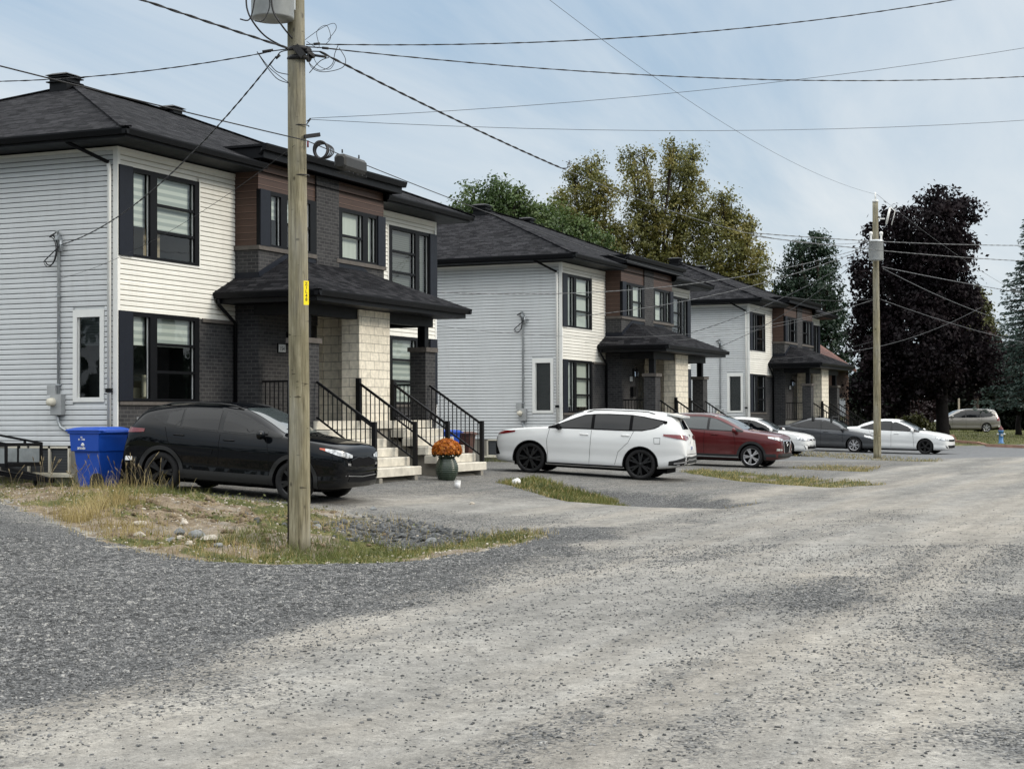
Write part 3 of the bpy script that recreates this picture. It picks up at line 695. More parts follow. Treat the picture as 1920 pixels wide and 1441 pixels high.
PATCH = [[(-9.6, -18.2), (-8.0, -18.4), (-18.4, -19.6), (-18.2, -18.7), (-15.32, -18.46), (-12.2, -17.3)], [(-12.4, -17.4), (-9.2, -16.2), (-9.9, -15.6), (-12.2, -15.9), (-13.2, -16.6)], [(-13.5, -15.7), (-11.4, -15.3), (-10.9, -15.9), (-12.8, -16.3)]]
def base_h(x, y):
    yard = -.2-.2*sstep(8., 22., x); road = -.56
    h = yard+(road-yard)*sstep(-1., -8.5, y)
    dm = pdist(x, y, ISLE)
    h = h+.16*sstep(.0, 1.6, dm)*np.exp(-((x+4.6)**2+(y+3.8)**2)/9.)           # soil bank
    h = h-.30*np.exp(-(((x+6.6)*.42+(y+8.9)*.25)**2/1.2+((y+9.3)-.12*(x+6.6))**2/1.0))*sstep(-.3, .9, dm)
    h = h-.16*np.exp(-((x+3.9)**2/1.3+(y+8.7)**2/2.2))*sstep(-.5, .5, dm)
    for P, dp in ((SW2, .22), (SW3, .16), (SW4, .10), (SW5, .06)):
        h = h-dp*sstep(-.3, 1.0, pdist(x, y, P))*sstep(-5.5, -8.5, y)
    # lawn beyond the cross street, behind its kerb
    ln = ((x-61.)*.55+(y+8.3)*-.835*-1)   # signed distance from the kerb line, positive beyond
    k = sstep(.0, 9., ln); h = h+(k*.10+.10*(ln > 0))*(x > 45)
    return h
def kerb_side(x, y): return (x-61.)*.55+(y+8.3)*.835
def ground_z(x, y):
    x = np.asarray(x, float); y = np.asarray(y, float)
    h = base_h(x, y); near = sstep(60, 20, np.hypot(x+26, y+20))
    h = h+(fbm(x*.7, y*.7, 3, 5)-.5)*.06*near
    rut = np.sin((y+18.2+.25*np.sin(x*.11))*2.0+.6)*.012+(fbm(x*.25, y*2.2, 3, 9)-.5)*.03
    h = h+rut*sstep(-10.5, -13., y)*near
    dm = pdist(x, y, ISLE); h = h+(fbm(x*2.2, y*2.2, 5, 21)-.5)*.24*sstep(0, .6, dm)
    gm = pdist(x, y, GRAV1); h = h+(fbm(x*1.1, y*1.1, 4, 23)-.5)*.08*sstep(0, 1.5, gm)
    return h
def gz(x, y): return float(ground_z(np.array([x]), np.array([y]))[0])
def ground_masks(x, y):
    w = (fbm(x*.8, y*.8, 4, 3)-.5)*1.7; w2 = (fbm(x*2.5, y*2.5, 3, 4)-.5)*.8
    dm = pdist(x, y, ISLE)+w2*.7
    isle = sstep(-.12, .18, dm)
    grav = sstep(-1.5, 1.1, pdist(x, y, GRAV1)+w*.9)
    for P in PATCH: grav = np.maximum(grav, .60*sstep(-1.1, 1.0, pdist(x, y, P)+w*1.1))
    yard = sstep(-11.4, -9.6, y+w*.5)*.50                                      # loose stone of the yards
    drv = np.maximum(np.exp(-((x-1.3+.35*(y+8))**2)/5.)*sstep(-4.2, -6.2, y), 0)  # worn, paler wheel way
    yard = yard*(1-.75*drv*sstep(.25, .6, fbm(x*.5, y*.5, 3, 8)+.15))
    road = sstep(.50, .72, fbm(x*.22, (y+.2*x*0)*.55, 4, 31))*.20               # loose streaks on the road
    edge = np.exp(-((y+11.8+w*.5)/.9)**2)*.42
    sp = .185+.19*sstep(.42, .70, fbm(x*.16+3, y*1.7, 4, 57))+.10*sstep(.5, .7, fbm(x*.9, y*.9, 4, 58))
    grav = np.maximum(np.maximum(grav, yard), np.maximum(np.maximum(road, sp)*sstep(-9, -12, y), edge))
    veg = np.zeros_like(x); soil = np.zeros_like(x)
    n = fbm(x*1.1, y*1.1, 4, 41)
    soil = np.maximum(soil, isle*(.55+.45*sstep(.35, .6, n)))
    low = sstep(-5.2, -7.4, y+.25*x*0)
    veg = np.maximum(veg, isle*.95*sstep(.47, .62, n+.12*low-.03))
    bank = isle*np.clip(1.5*np.exp(-((x+3.7)**2/1.8+(y+8.6)**2/2.6)), 0, 1)
    grav = np.where(isle > .5, np.maximum(bank*1.4, .0), grav); soil = soil*(1-np.clip(bank*1.3, 0, 1)); veg = veg*(1-np.clip(bank*1.2, 0, 1))
    for P, g in ((GR2, 1.), (SW3, .75), (SW4, .55), (SW5, .6)):
        d = sstep(-.25, .25, pdist(x, y, P)+w2*.8); veg = np.maximum(veg, d*g*sstep(.3, .5, n+.1)); soil = np.maximum(soil, d*.45)
    d = sstep(-.3, .3, pdist(x, y, SW2)+w2)*(1-sstep(-.2, .2, pdist(x, y, GR2)))
    grav = np.maximum(grav, d*.72); soil = np.maximum(soil, .6*d*np.exp(-((x-4.2)**2/1.5+(y+11.2)**2/.3)))
    ks = kerb_side(x, y); lawn = ((ks > 0) & (x > 45)).astype(float)
    back = ((y > 12) | (y < -32)).astype(float)*(x < 70)
    veg = np.maximum(np.maximum(veg, lawn), back); soil = np.where(lawn > 0, 0, soil)
    asph = sstep(-15.5, -13.5, ks+w*.4)*(1-lawn)*(x > 30)*sstep(8, 3, y)
    grav = np.clip(np.where(lawn > 0, 0, grav)*(1-asph), 0, 1)
    return grav, np.clip(veg, 0, 1), np.clip(soil, 0, 1), np.clip(asph, 0, 1)
def grow(a, step, lim, k=1.22):
    o = []
    while abs(a) < lim: step *= k; a += step; o.append(a)
    return o
xs = np.array(list(reversed(grow(-27, -.15, 500)))+list(np.arange(-27, 12, .125))+list(np.arange(12, 62, .26))+list(np.arange(62, 135, 1.))+grow(135, 1., 1500))
ys = np.array(list(reversed(grow(-23.5, -.13, 400)))+list(np.arange(-23.5, 3, .125))+list(np.arange(3, 14, .4))+grow(14, .4, 900))
GX, GY = np.meshgrid(xs, ys); nx, ny = len(xs), len(ys)
GZ = ground_z(GX.ravel(), GY.ravel())
V = np.stack([GX.ravel(), GY.ravel(), GZ], 1)
idx = np.arange(nx*ny).reshape(ny, nx)
Fq = np.stack([idx[:-1, :-1].ravel(), idx[:-1, 1:].ravel(), idx[1:, 1:].ravel(), idx[1:, :-1].ravel()], 1)
t = NT('ground'); P = t.pos()
at = t.n.new('ShaderNodeVertexColor'); at.layer_name = 'mask'; ms = t.n.new('ShaderNodeSeparateColor'); t.link(at.outputs['Color'], ms.inputs[0])
mg, mv, mso, mas = ms.outputs[0], ms.outputs[1], ms.outputs[2], at.outputs['Alpha']
pp = t.sep(P)
# packed stone-dust road
n1 = t.noise(P, .35, 5, .6); n2 = t.noise(P, 3.2, 6, .65); n3 = t.noise(P, 45., 3, .6); n5 = t.noise(P, 13., 4, .7); n6 = t.noise(P, 150., 2, .6)
strk = t.noise(t.comb(t.math('MULTIPLY', pp[0], .12), t.math('MULTIPLY', pp[1], 1.1), 0.), 1.6, 5, .6)
cd = t.ramp(n1, [(.3, (.20, .196, .184)), (.52, (.252, .246, .229)), (.72, (.298, .281, .25))])
trk = t.noise(t.comb(t.math('MULTIPLY', pp[0], .045), t.math('MULTIPLY', pp[1], .75), 3.), 1.5, 3, .5)
cd = t.mix(t.ramp(trk, [(.46, 0.), (.62, .40)]), cd, (.315, .285, .240))
cd = t.mix(1., cd, t.ramp(strk, [(.3, .78), (.7, 1.14)]), 'MULTIPLY')
cd = t.mix(1., cd, t.ramp(n2, [(.3, .80), (.7, 1.16)]), 'MULTIPLY')
cd = t.mix(1., cd, t.ramp(n3, [(.25, .78), (.75, 1.18)]), 'MULTIPLY')
cd = t.mix(1., cd, t.ramp(n5, [(.3, .74), (.7, 1.2)]), 'MULTIPLY')
cd = t.mix(1., cd, t.ramp(n6, [(.3, .72), (.7, 1.2)]), 'MULTIPLY')
# stones lying in the dust
def stones(scale, lo, hi):
    d = t.vor(P, scale); c = t.vor(P, scale, out='Color'); q = t.sep(c)
    return t.math('MULTIPLY', t.ramp(d, [(.18, 1.), (.34, 0.)]), t.ramp(q[0], [(lo, 0.), (hi, 1.)])), q[1], d
s1, k1, e1 = stones(38., .80, .82); s2, k2, e2 = stones(100., .58, .62); s3, k3, e3 = stones(19., .94, .95)
loose = t.math('MAXIMUM', t.math('MAXIMUM', s1, s2), s3)
lz = t.math('MULTIPLY', loose, t.ramp(t.noise(P, .9, 4, .6), [(.35, .15), (.65, 1.)]))
cd = t.mix(lz, cd, t.ramp(k1, [(0., (.045, .045, .047)), (.7, (.14, .138, .135)), (1., (.36, .35, .33))]))
# crushed stone
v1 = t.n.new('ShaderNodeTexVoronoi'); v1.inputs['Scale'].default_value = 46.; t.link(P, v1.inputs['Vector'])
v2 = t.n.new('ShaderNodeTexVoronoi'); v2.inputs['Scale'].default_value = 95.; t.link(P, v2.inputs['Vector'])
q1 = t.sep(v1.outputs['Color']); q2 = t.sep(v2.outputs['Color'])
cg = t.ramp(t.math('ADD', t.math('MULTIPLY', q1[0], .6), t.math('MULTIPLY', q2[0], .4)), [(.15, (.048, .050, .051)), (.5, (.114, .117, .119)), (.8, (.20, .201, .202)), (.95, (.32, .316, .304))])
cg = t.mix(1., cg, t.ramp(v1.outputs['Distance'], [(.25, 1.1), (.65, .5)]), 'MULTIPLY')
cg = t.mix(1., cg, t.ramp(n5, [(.3, .78), (.7, 1.2)]), 'MULTIPLY')
cg = t.mix(1., cg, t.ramp(t.noise(P, .6, 4, .6), [(.3, .82), (.7, 1.2)]), 'MULTIPLY')
gf = t.math('SUBTRACT', t.math('MULTIPLY', mg, 1.5), t.math('MULTIPLY', t.math('ADD', t.math('MULTIPLY', q1[1], .55), t.math('MULTIPLY', n2, .45)), 1.), clamp=True)
gf = t.ramp(gf, [(.0, 0.), (.42, 1.)])
c = t.mix(gf, cd, cg)
# bare soil
so = t.ramp(t.noise(P, 5., 6, .7), [(.3, (.065, .048, .032)), (.48, (.155, .120, .082)), (.66, (.27, .222, .162)), (.78, (.36, .31, .24))])
so = t.mix(1., so, t.ramp(n3, [(.25, .7), (.75, 1.2)]), 'MULTIPLY')
so = t.mix(s1, so, (.20, .19, .18))
c = t.mix(t.ramp(t.math('ADD', mso, t.math('MULTIPLY', t.math('SUBTRACT', n2, .5), .6)), [(.35, 0.), (.6, 1.)]), c, so)
ve = t.ramp(t.noise(P, 2.6, 6, .7), [(.3, (.032, .036, .012)), (.5, (.075, .082, .028)), (.68, (.19, .16, .07))])
ve = t.mix(1., ve, t.ramp(n3, [(.25, .55), (.75, 1.3)]), 'MULTIPLY')
c = t.mix(t.ramp(t.math('ADD', mv, t.math('MULTIPLY', t.math('SUBTRACT', n2, .5), .5)), [(.35, 0.), (.65, 1.)]), c, ve)
c = t.mix(mas, c, t.mix(1., (.135, .14, .146), t.ramp(n2, [(.3, .8), (.7, 1.2)]), 'MULTIPLY'))
hb = t.math('ADD', t.math('MULTIPLY', t.math('SUBTRACT', 1., v1.outputs['Distance']), t.math('MULTIPLY', gf, 1.)), t.math('ADD', t.math('MULTIPLY', lz, .6), t.math('MULTIPLY', n3, .45)))
M['ground'] = t.bsdf(c, .95, 0, t.bump(hb, .75, .022), .2)
ground = np_obj('ground', V, Fq, M['ground'], None, True); tag(ground, 'gravel road and stone yards in front of the houses', None, None, 'structure')
mk = np.stack(ground_masks(GX.ravel(), GY.ravel()), 1)
ca = ground.data.color_attributes.new('mask', 'FLOAT_COLOR', 'POINT'); ca.data.foreach_set('color', mk.astype(np.float32).ravel())
# ------------------------------------------------------------------ vehicles
t = NT('car_pane'); M['car_pane'] = t.bsdf((.003, .004, .0055), .02, 0, None, .42); plain('gloss_black', (.003, .003, .004), .2, 0, .3)
t = NT('car_pane_light'); M['car_pane_light'] = t.bsdf((.045, .055, .058), .03, 0, None, .7)
def pchip(pts):
    X = np.array([p[0] for p in pts], float); Y = np.array([p[1] for p in pts], float)
    h = np.diff(X); dl = np.diff(Y)/h; m = np.zeros(len(X)); m[0] = dl[0]; m[-1] = dl[-1]
    for i in range(1, len(X)-1):
        if dl[i-1]*dl[i] > 0:
            w1, w2 = 2*h[i]+h[i-1], h[i]+2*h[i-1]; m[i] = (w1+w2)/(w1/dl[i-1]+w2/dl[i])
    def f(x):
        x = np.clip(x, X[0], X[-1]); i = np.clip(np.searchsorted(X, x)-1, 0, len(X)-2); tt = (x-X[i])/h[i]
        return ((1+2*tt)*(1-tt)**2*Y[i]+tt*(1-tt)**2*h[i]*m[i]+tt*tt*(3-2*tt)*Y[i+1]+tt*tt*(tt-1)*h[i]*m[i+1])
    return f
class Car:
    def __init__(s, name, label, cat, loc, rotz, d):
        s.d = d; s.L = d['L']; s.root = thing(name, label, cat, loc, rotz)
        s.top, s.belt, s.bot, s.wid, s.rw = [pchip(d[k]) for k in ('top', 'belt', 'bot', 'wid', 'rw')]
        s.build()
    def X(s, q): return s.L/2-q
    def build(s):
        d = s.d; L = s.L
        st = np.unique(np.concatenate([np.linspace(0, .12, 7), np.linspace(.12, .5, 8), np.linspace(.5, L-.75, 52), np.linspace(L-.75, L-.12, 16), np.linspace(L-.12, L, 7)]).round(4))
        NS, NU = 11, 15; V = []
        for q in st:
            zt, zb0, zc, w, rw = float(s.top(q)), float(s.bot(q)), float(s.belt(q)), float(s.wid(q)), float(s.rw(q))
            zc = min(zc, zt-.012); h = zt-zc; ring = [(0, zb0), (.6*w, zb0), (.90*w, zb0+.012), (.955*w, zb0+.05)]
            z0 = zb0+.11
            for k in range(NS):
                f = k/(NS-1); z = z0+(zc-z0)*f
                y = w*(.982+.018*math.sin(math.pi*min(1, f*1.12))-.035*max(0, (f-.72)/.28)**2+.009*math.exp(-((f-.72)/.06)**2)-.022*math.exp(-((f-.25)/.10)**2))
                ring.append((y, z))
            wb = ring[-1][0]; g = min(1, max(0, (h-.08)/.32)); mexp = 2.3+2.4*g; lean = (wb-rw)*g
            for k in range(1, NU+1):
                a = k/NU*math.pi/2; sz = math.sin(a)**(2/mexp) ; cyy = math.cos(a)**(2/mexp) if k < NU else 0.
                ring.append(((wb-lean*sz)*cyy, zc+h*sz))
            V.append(ring)
        nr = len(V[0]); full = []
        for q, ring in zip(st, V):
            x = s.X(q)
            for y, z in ring: full.append((x, y, z))
            for y, z in ring[-2:0:-1]: full.append((x, -y, z))
        N = 2*nr-2; F = []
        for i in range(len(st)-1):
            for k in range(N): F.append((i*N+k, (i+1)*N+k, (i+1)*N+(k+1) % N, i*N+(k+1) % N))
        F.append(tuple(range(N))); F.append(tuple((len(st)-1)*N+k for k in reversed(range(N))))
        me = bpy.data.meshes.new('body'); me.from_pydata(full, [], F); me.validate()
        bm = bmesh.new(); bm.from_mesh(me); bmesh.ops.remove_doubles(bm, verts=bm.verts, dist=1e-5); bmesh.ops.recalc_face_normals(bm, faces=bm.faces)
        s.bvh = BVHTree.FromBMesh(bm); bm.to_mesh(me); bm.free()
        me.materials.append(M[d['paint']]); me.materials.append(M['interior'])
        o = bpy.data.objects.new('body', me); COL.objects.link(o)
        # wheel wells
        cuts = []
        for q in d['axles']:
            for sg in (1, -1):
                mb = MB(); w = float(s.wid(q)); r = d['wr']+.045
                mb.lathe([(0, sg*(w-.30)), (r, sg*(w-.30)), (r, sg*(w+.2)), (0, sg*(w+.2))], 40, 'y', (s.X(q), 0, d['wr']), smooth=False)
                c = mb.obj('cut', M['interior']); bmc = bmesh.new(); bmc.from_mesh(c.data); bmesh.ops.remove_doubles(bmc, verts=bmc.verts, dist=1e-5); bmesh.ops.recalc_face_normals(bmc, faces=bmc.faces); bmc.to_mesh(c.data); bmc.free()
                c.data.materials.clear(); c.data.materials.append(M[d['paint']]); c.data.materials.append(M['interior'])
                for p in c.data.polygons: p.material_index = 1
                cuts.append(c); md = o.modifiers.new('b', 'BOOLEAN'); md.object = c; md.operation = 'DIFFERENCE'; md.solver = 'EXACT'
        dg = bpy.context.evaluated_depsgraph_get(); dg.update()
        nm = bpy.data.meshes.new_from_object(o.evaluated_get(dg)); o.modifiers.clear(); o.data = nm
        for c in cuts: bpy.data.objects.remove(c)
        nm.polygons.foreach_set('use_smooth', [p.material_index == 0 for p in nm.polygons]); nm.update()
        try: nm.set_sharp_from_angle(angle=R(48))
        except Exception: pass
        o.parent = s.root; s.body = o
        s.wheels(); s.glass(); s.trim()
    # --- projections on the body
    def cast(s, o, dr):
        h = s.bvh.ray_cast(Vector(o), Vector(dr).normalized()); return h[0], h[1]
    def pt(s, mode, a, z, off, sg=1):
        if mode == 'side': o, dr = (s.X(a), sg*3, z), (0, -sg, 0)
        elif mode == 'top': o, dr = (s.X(a), z, 4), (0, 0, -1)
        else:
            c = s.X(1.0) if mode == 'front' else s.X(s.L-1.0); e = 1 if mode == 'front' else -1
            ca, sa = math.cos(R(a))*e, math.sin(R(a))*sg; o, dr = (c+ca*4, sa*4, z), (-ca, -sa, 0)
        p, n = s.cast(o, dr)
        if p is None:
            if mode == 'side': return Vector((s.X(a), sg*float(s.wid(a))*.9, z))
            if mode == 'top': return Vector((s.X(a), z, float(s.top(a))))
            return Vector((o[0]+dr[0]*3, o[1]+dr[1]*3, z))
        if n.dot(Vector(dr)) > 0: n = -n
        return p+n*off
    def patch(s, mb, mode, bot, top, off=.006, sg=1, rows=5, sub=4, mi=0):
        def dense(P):
            o = []
            for a, b in zip(P, P[1:]):
                for k in range(sub): f = k/sub; o.append((a[0]+(b[0]-a[0])*f, a[1]+(b[1]-a[1])*f))
            return o+[P[-1]]
        B, T = dense(bot), dense(top); n = len(B); vs = []
        for r in range(rows+1):
            f = r/rows
            for a, b in zip(B, T): vs.append(s.pt(mode, a[0]+(b[0]-a[0])*f, a[1]+(b[1]-a[1])*f, off, sg))
        fs = [(r*n+k, r*n+k+1, (r+1)*n+k+1, (r+1)*n+k) for r in range(rows) for k in range(n-1)]
        if sg < 0: fs = [f[::-1] for f in fs]
        mb.add(vs, fs, mi, True)
    def line(s, mb, mode, pts, wdt=.008, off=.003, sg=1, n=14):
        P = []
        for a, b in zip(pts, pts[1:]):
            for k in range(n): f = k/n; P.append(s.pt(mode, a[0]+(b[0]-a[0])*f, a[1]+(b[1]-a[1])*f, off, sg))
        P.append(s.pt(mode, *pts[-1], off, sg))
        mb.tube(P, wdt/2, 4, 0, False)
    def wheels(s):
        d = s.d; r = d['wr']; tw = d.get('tw', .225)
        proto = None
        for q in d['axles']:
            for sg in (1, -1):
                w = thing('wheel', None, None, (s.X(q), sg*(float(s.wid(q))-.015), r)); w.parent = s.root
                if sg < 0: w.rotation_euler.z = math.pi
                if proto:
                    for ch in proto.children:
                        c = ch.copy(); COL.objects.link(c); c.parent = w
                    w.rotation_euler.y = random.uniform(0, 1)
                    continue
                proto = w; mb = MB(); rr = r-d.get('side', .115)
                mb.lathe([(rr, -tw+.01), (r-.03, -tw), (r-.004, -tw+.03), (r, -tw*.5), (r-.004, -.03), (r-.03, -.004), (rr+.03, .0), (rr, -.012), (rr-.01, -.02)], 40, 'y')
                mb.obj('tyre', M['tyre'], w)
                mb = MB(); n = d.get('spokes', 5)
                mb.lathe([(rr+.004, -.012), (rr-.012, -.016), (rr-.022, -.05), (rr-.03, -tw*.7)], 40, 'y')
                for k in range(n):
                    a = 2*math.pi*k/n
                    for da in ((-.16, .16) if d.get('twin', True) else (0,)):
                        A = (math.cos(a)*.05, -.022, math.sin(a)*.05); Bp = (math.cos(a+da)*(rr-.012), -.026, math.sin(a+da)*(rr-.012))
                        mb.bar(A, Bp, d.get('sw', .035), .028, up=(0, 1, 0))
                mb.lathe([(0, -.012), (.035, -.014), (.06, -.022), (.06, -.05)], 20, 'y')
                mb.obj('rim', M[d['rim']], w)
                mb = MB(); mb.lathe([(0, -.09), (rr-.03, -.09), (rr-.02, -tw+.02)], 32, 'y'); mb.lathe([(.15, -.075), (.15, -.08), (0, -.08)], 20, 'y'); mb.obj('brake', M['interior'], w)
    def glass(s):
        d = s.d; A0, A1, C1, C0 = d['dlo']; gap = d.get('gap', .12); ce = d.get('ce', .05)
        def zb(q): return float(s.belt(q))+.025+(ce*min(1., (q-C1)/(C0-C1))**2.2 if q > C1 else 0.)
        def zt(q):
            tA, tC = float(s.top(A1))-gap, float(s.top(C1))-gap-.01
            if q < A1: return zb(A0)+.01+(tA-zb(A0)-.01)*(q-A0)/(A1-A0)
            if q > C1: return tC+(zb(C0)+.03-tC)*(min(q, C0)-C1)/(C0-C1)
            return float(s.top(q))-gap
        def strip(mb, a, b, e, off, sg):
            n = 10; Q = [a+(b-a)*k/n for k in range(n+1)]
            s.patch(mb, 'side', [(q, zb(q)-e) for q in Q], [(q, max(zt(min(max(q, A0), C0)), zb(q))+e) for q in Q], off, sg, 6, 1)
        for sg in (1, -1):
            mb = MB(); strip(mb, A0-.05, C0+.02, .014, .006, sg); mb.obj('window_surround', M[d.get('surround', 'car_plastic')], s.root)
            for a, b in d['panes']:
                mb = MB(); strip(mb, a, b, -.012, .010, sg); mb.obj('side_window', M[d.get('pane', 'car_pane')], s.root)
        ws = d['screen']  # (s bottom, s top, half width bottom, half width top)
        mb = MB(); Q = np.linspace(-1, 1, 13)
        s.patch(mb, 'top', [(ws[0]+.10*q*q, q*ws[2]) for q in Q], [(ws[1]+.05*q*q, q*ws[3]) for q in Q], .006, 1, 12, 1); mb.obj('windscreen', M['car_pane_light'], s.root)
        if 'rear' in d:
            rb = d['rear']; mb = MB()
            if rb[0] == 'top':
                s.patch(mb, 'top', [(rb[1]-.05*q*q, q*rb[3]) for q in Q], [(rb[2]-.08*q*q, q*rb[4]) for q in Q], .006, 1, 10, 1)
            else:
                s.patch(mb, 'rear', [(q*rb[3], rb[1]) for q in Q], [(q*rb[4], rb[2]) for q in Q], .008, 1, 10, 1)
            mb.obj('rear_window', M['car_pane'], s.root)
    def trim(s):
        d = s.d; L = s.L
        for sg in (1, -1):
            mb = MB()
            for pl in d['seams']: s.line(mb, 'side', pl, .009, .001, sg)
            mb.obj('door_seam', M['interior'], s.root)
            for q, z in d['handles']:
                mb = MB(); a = s.pt('side', q-.10, z, .022, sg); b = s.pt('side', q+.10, z, .022, sg); e = s.pt('side', q-.10, z, -.01, sg); f = s.pt('side', q+.10, z, -.01, sg)
                mb.tube([e, a, b, f], .013, 6); mb.obj('door_handle', M[d.get('handle', d['paint'])], s.root)
            q, z = d['mirror']; p = s.pt('side', q, z, .0, sg); mb = MB()
            c = p+Vector((.02, sg*.14, .05)); prof = []
            for k in range(9):
                a = math.pi*k/8; prof.append((.085*math.sin(a)**.6 if 0 < k < 8 else 0., -.13*math.cos(a)*.9))
            b0 = len(mb.v); mb.lathe(prof, 14, 'y', tuple(c))
            mb.v = [(c[0]+(v[0]-c[0])*(1.0 if v[0] > c[0] else .25), v[1], v[2]) for v in mb.v]
            mb.bar(p+Vector((.0, -sg*.03, .0)), c+Vector((-.0, -sg*.06, -.03)), .06, .04)
            mb.obj('mirror', M[d.get('mirror_mat', d['paint'])], s.root)
            if 'arch' in d:
                mb = MB(); r1 = d['wr']+.04; r2 = r1+d['arch']
                for q in d['axles']:
                    Q = [R(a) for a in np.linspace(-12, 192, 25)]; cz = d['wr']
                    lo = [(q-math.cos(a)*r1, max(cz+math.sin(a)*r1, .22)) for a in Q]; hi = [(q-math.cos(a)*r2, max(cz+math.sin(a)*r2, .2)) for a in Q]
                    s.patch(mb, 'side', lo, hi, .014, sg, 2, 1)
                a, b = d['axles'][0]+r1, d['axles'][1]-r1; Q = np.linspace(a, b, 9)
                s.patch(mb, 'side', [(q, float(s.bot(q))+.05) for q in Q], [(q, float(s.bot(q))+.05+d.get('sill', .12)) for q in Q], .010, sg, 3, 1)
                mb.obj('lower_cladding', M[d.get('clad', 'car_plastic')], s.root)
            if 'sill_line' in d:
                mb = MB(); a, b = d['axles'][0]+d['wr']+.05, d['axles'][1]-d['wr']-.05; Q = np.linspace(a, b, 9)
                s.patch(mb, 'side', [(q, float(s.bot(q))+.08) for q in Q], [(q, float(s.bot(q))+.11) for q in Q], .02, sg, 2, 1); mb.obj('sill_strip', M['galv'], s.root)
            for nm, mat, mode, bt, tp, off in d['lights']:
                mb = MB(); s.patch(mb, mode, bt, tp, off, sg, 4, 4); mb.obj(nm, M[mat], s.root)
            if d.get('rails'):
                a, b = d['rails']; mb = MB(); P = [s.pt('top', a+(b-a)*k/10, sg*(float(s.rw(a+(b-a)*k/10))-.10), .035 if 0 < k < 10 else 0, 1) for k in range(11)]
                mb.tube(P, .016, 6); mb.obj('roof_rail', M[d.get('rail_mat', 'car_plastic')], s.root)
        for nm, mat, mode, bt, tp, off in d['center']:
            mb = MB(); s.patch(mb, mode, bt, tp, off, 1, 5, 4); mb.obj(nm, M[mat], s.root)
        if 'plate' in d:
            mode, z, hw, hz = d['plate']; mb = MB(); e = 1 if mode == 'front' else -1
            p = s.pt(mode, 0, z, .012); mb.box(p.x-.006, p.x+.006, -hw, hw, z-hz, z+hz); s.plate = mb.obj('licence_plate', M['white_paint'], s.root)
        if 'spoiler' in d:
            q0, q1, hw, z0, z1 = d['spoiler']; mb = MB(); x0, x1 = s.X(q0), s.X(q1)
            mb.add([(x0, -hw*.96, z0), (x0, hw*.96, z0), (x1, hw*.9, z1), (x1, -hw*.9, z1), (x0, -hw*.96, z0-.03), (x0, hw*.96, z0-.03), (x1, hw*.9, z1-.045), (x1, -hw*.9, z1-.045)], [(0, 1, 2, 3), (7, 6, 5, 4), (0, 4, 5, 1), (1, 5, 6, 2), (2, 6, 7, 3), (3, 7, 4, 0)])
            mb.obj('spoiler', M[d['paint']], s.root)
        if 'emblem' in d:
            mode, z, r = d['emblem']; p = s.pt(mode, 0, z, .012); mb = MB(); e = 1 if mode == 'front' else -1
            mb.lathe([(r, 0), (r, .012*e), (r*.8, .014*e), (r*.8, 0)], 20, 'x', (p.x, 0, z)); mb.obj('emblem', M['chrome'], s.root)
        # underside shadow pan and axles
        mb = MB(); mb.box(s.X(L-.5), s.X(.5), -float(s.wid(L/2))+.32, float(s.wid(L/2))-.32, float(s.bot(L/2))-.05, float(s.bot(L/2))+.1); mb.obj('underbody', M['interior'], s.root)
def arcs(a, b, n, f): return [(a+(b-a)*k/n, f(a+(b-a)*k/n)) for k in range(n+1)]
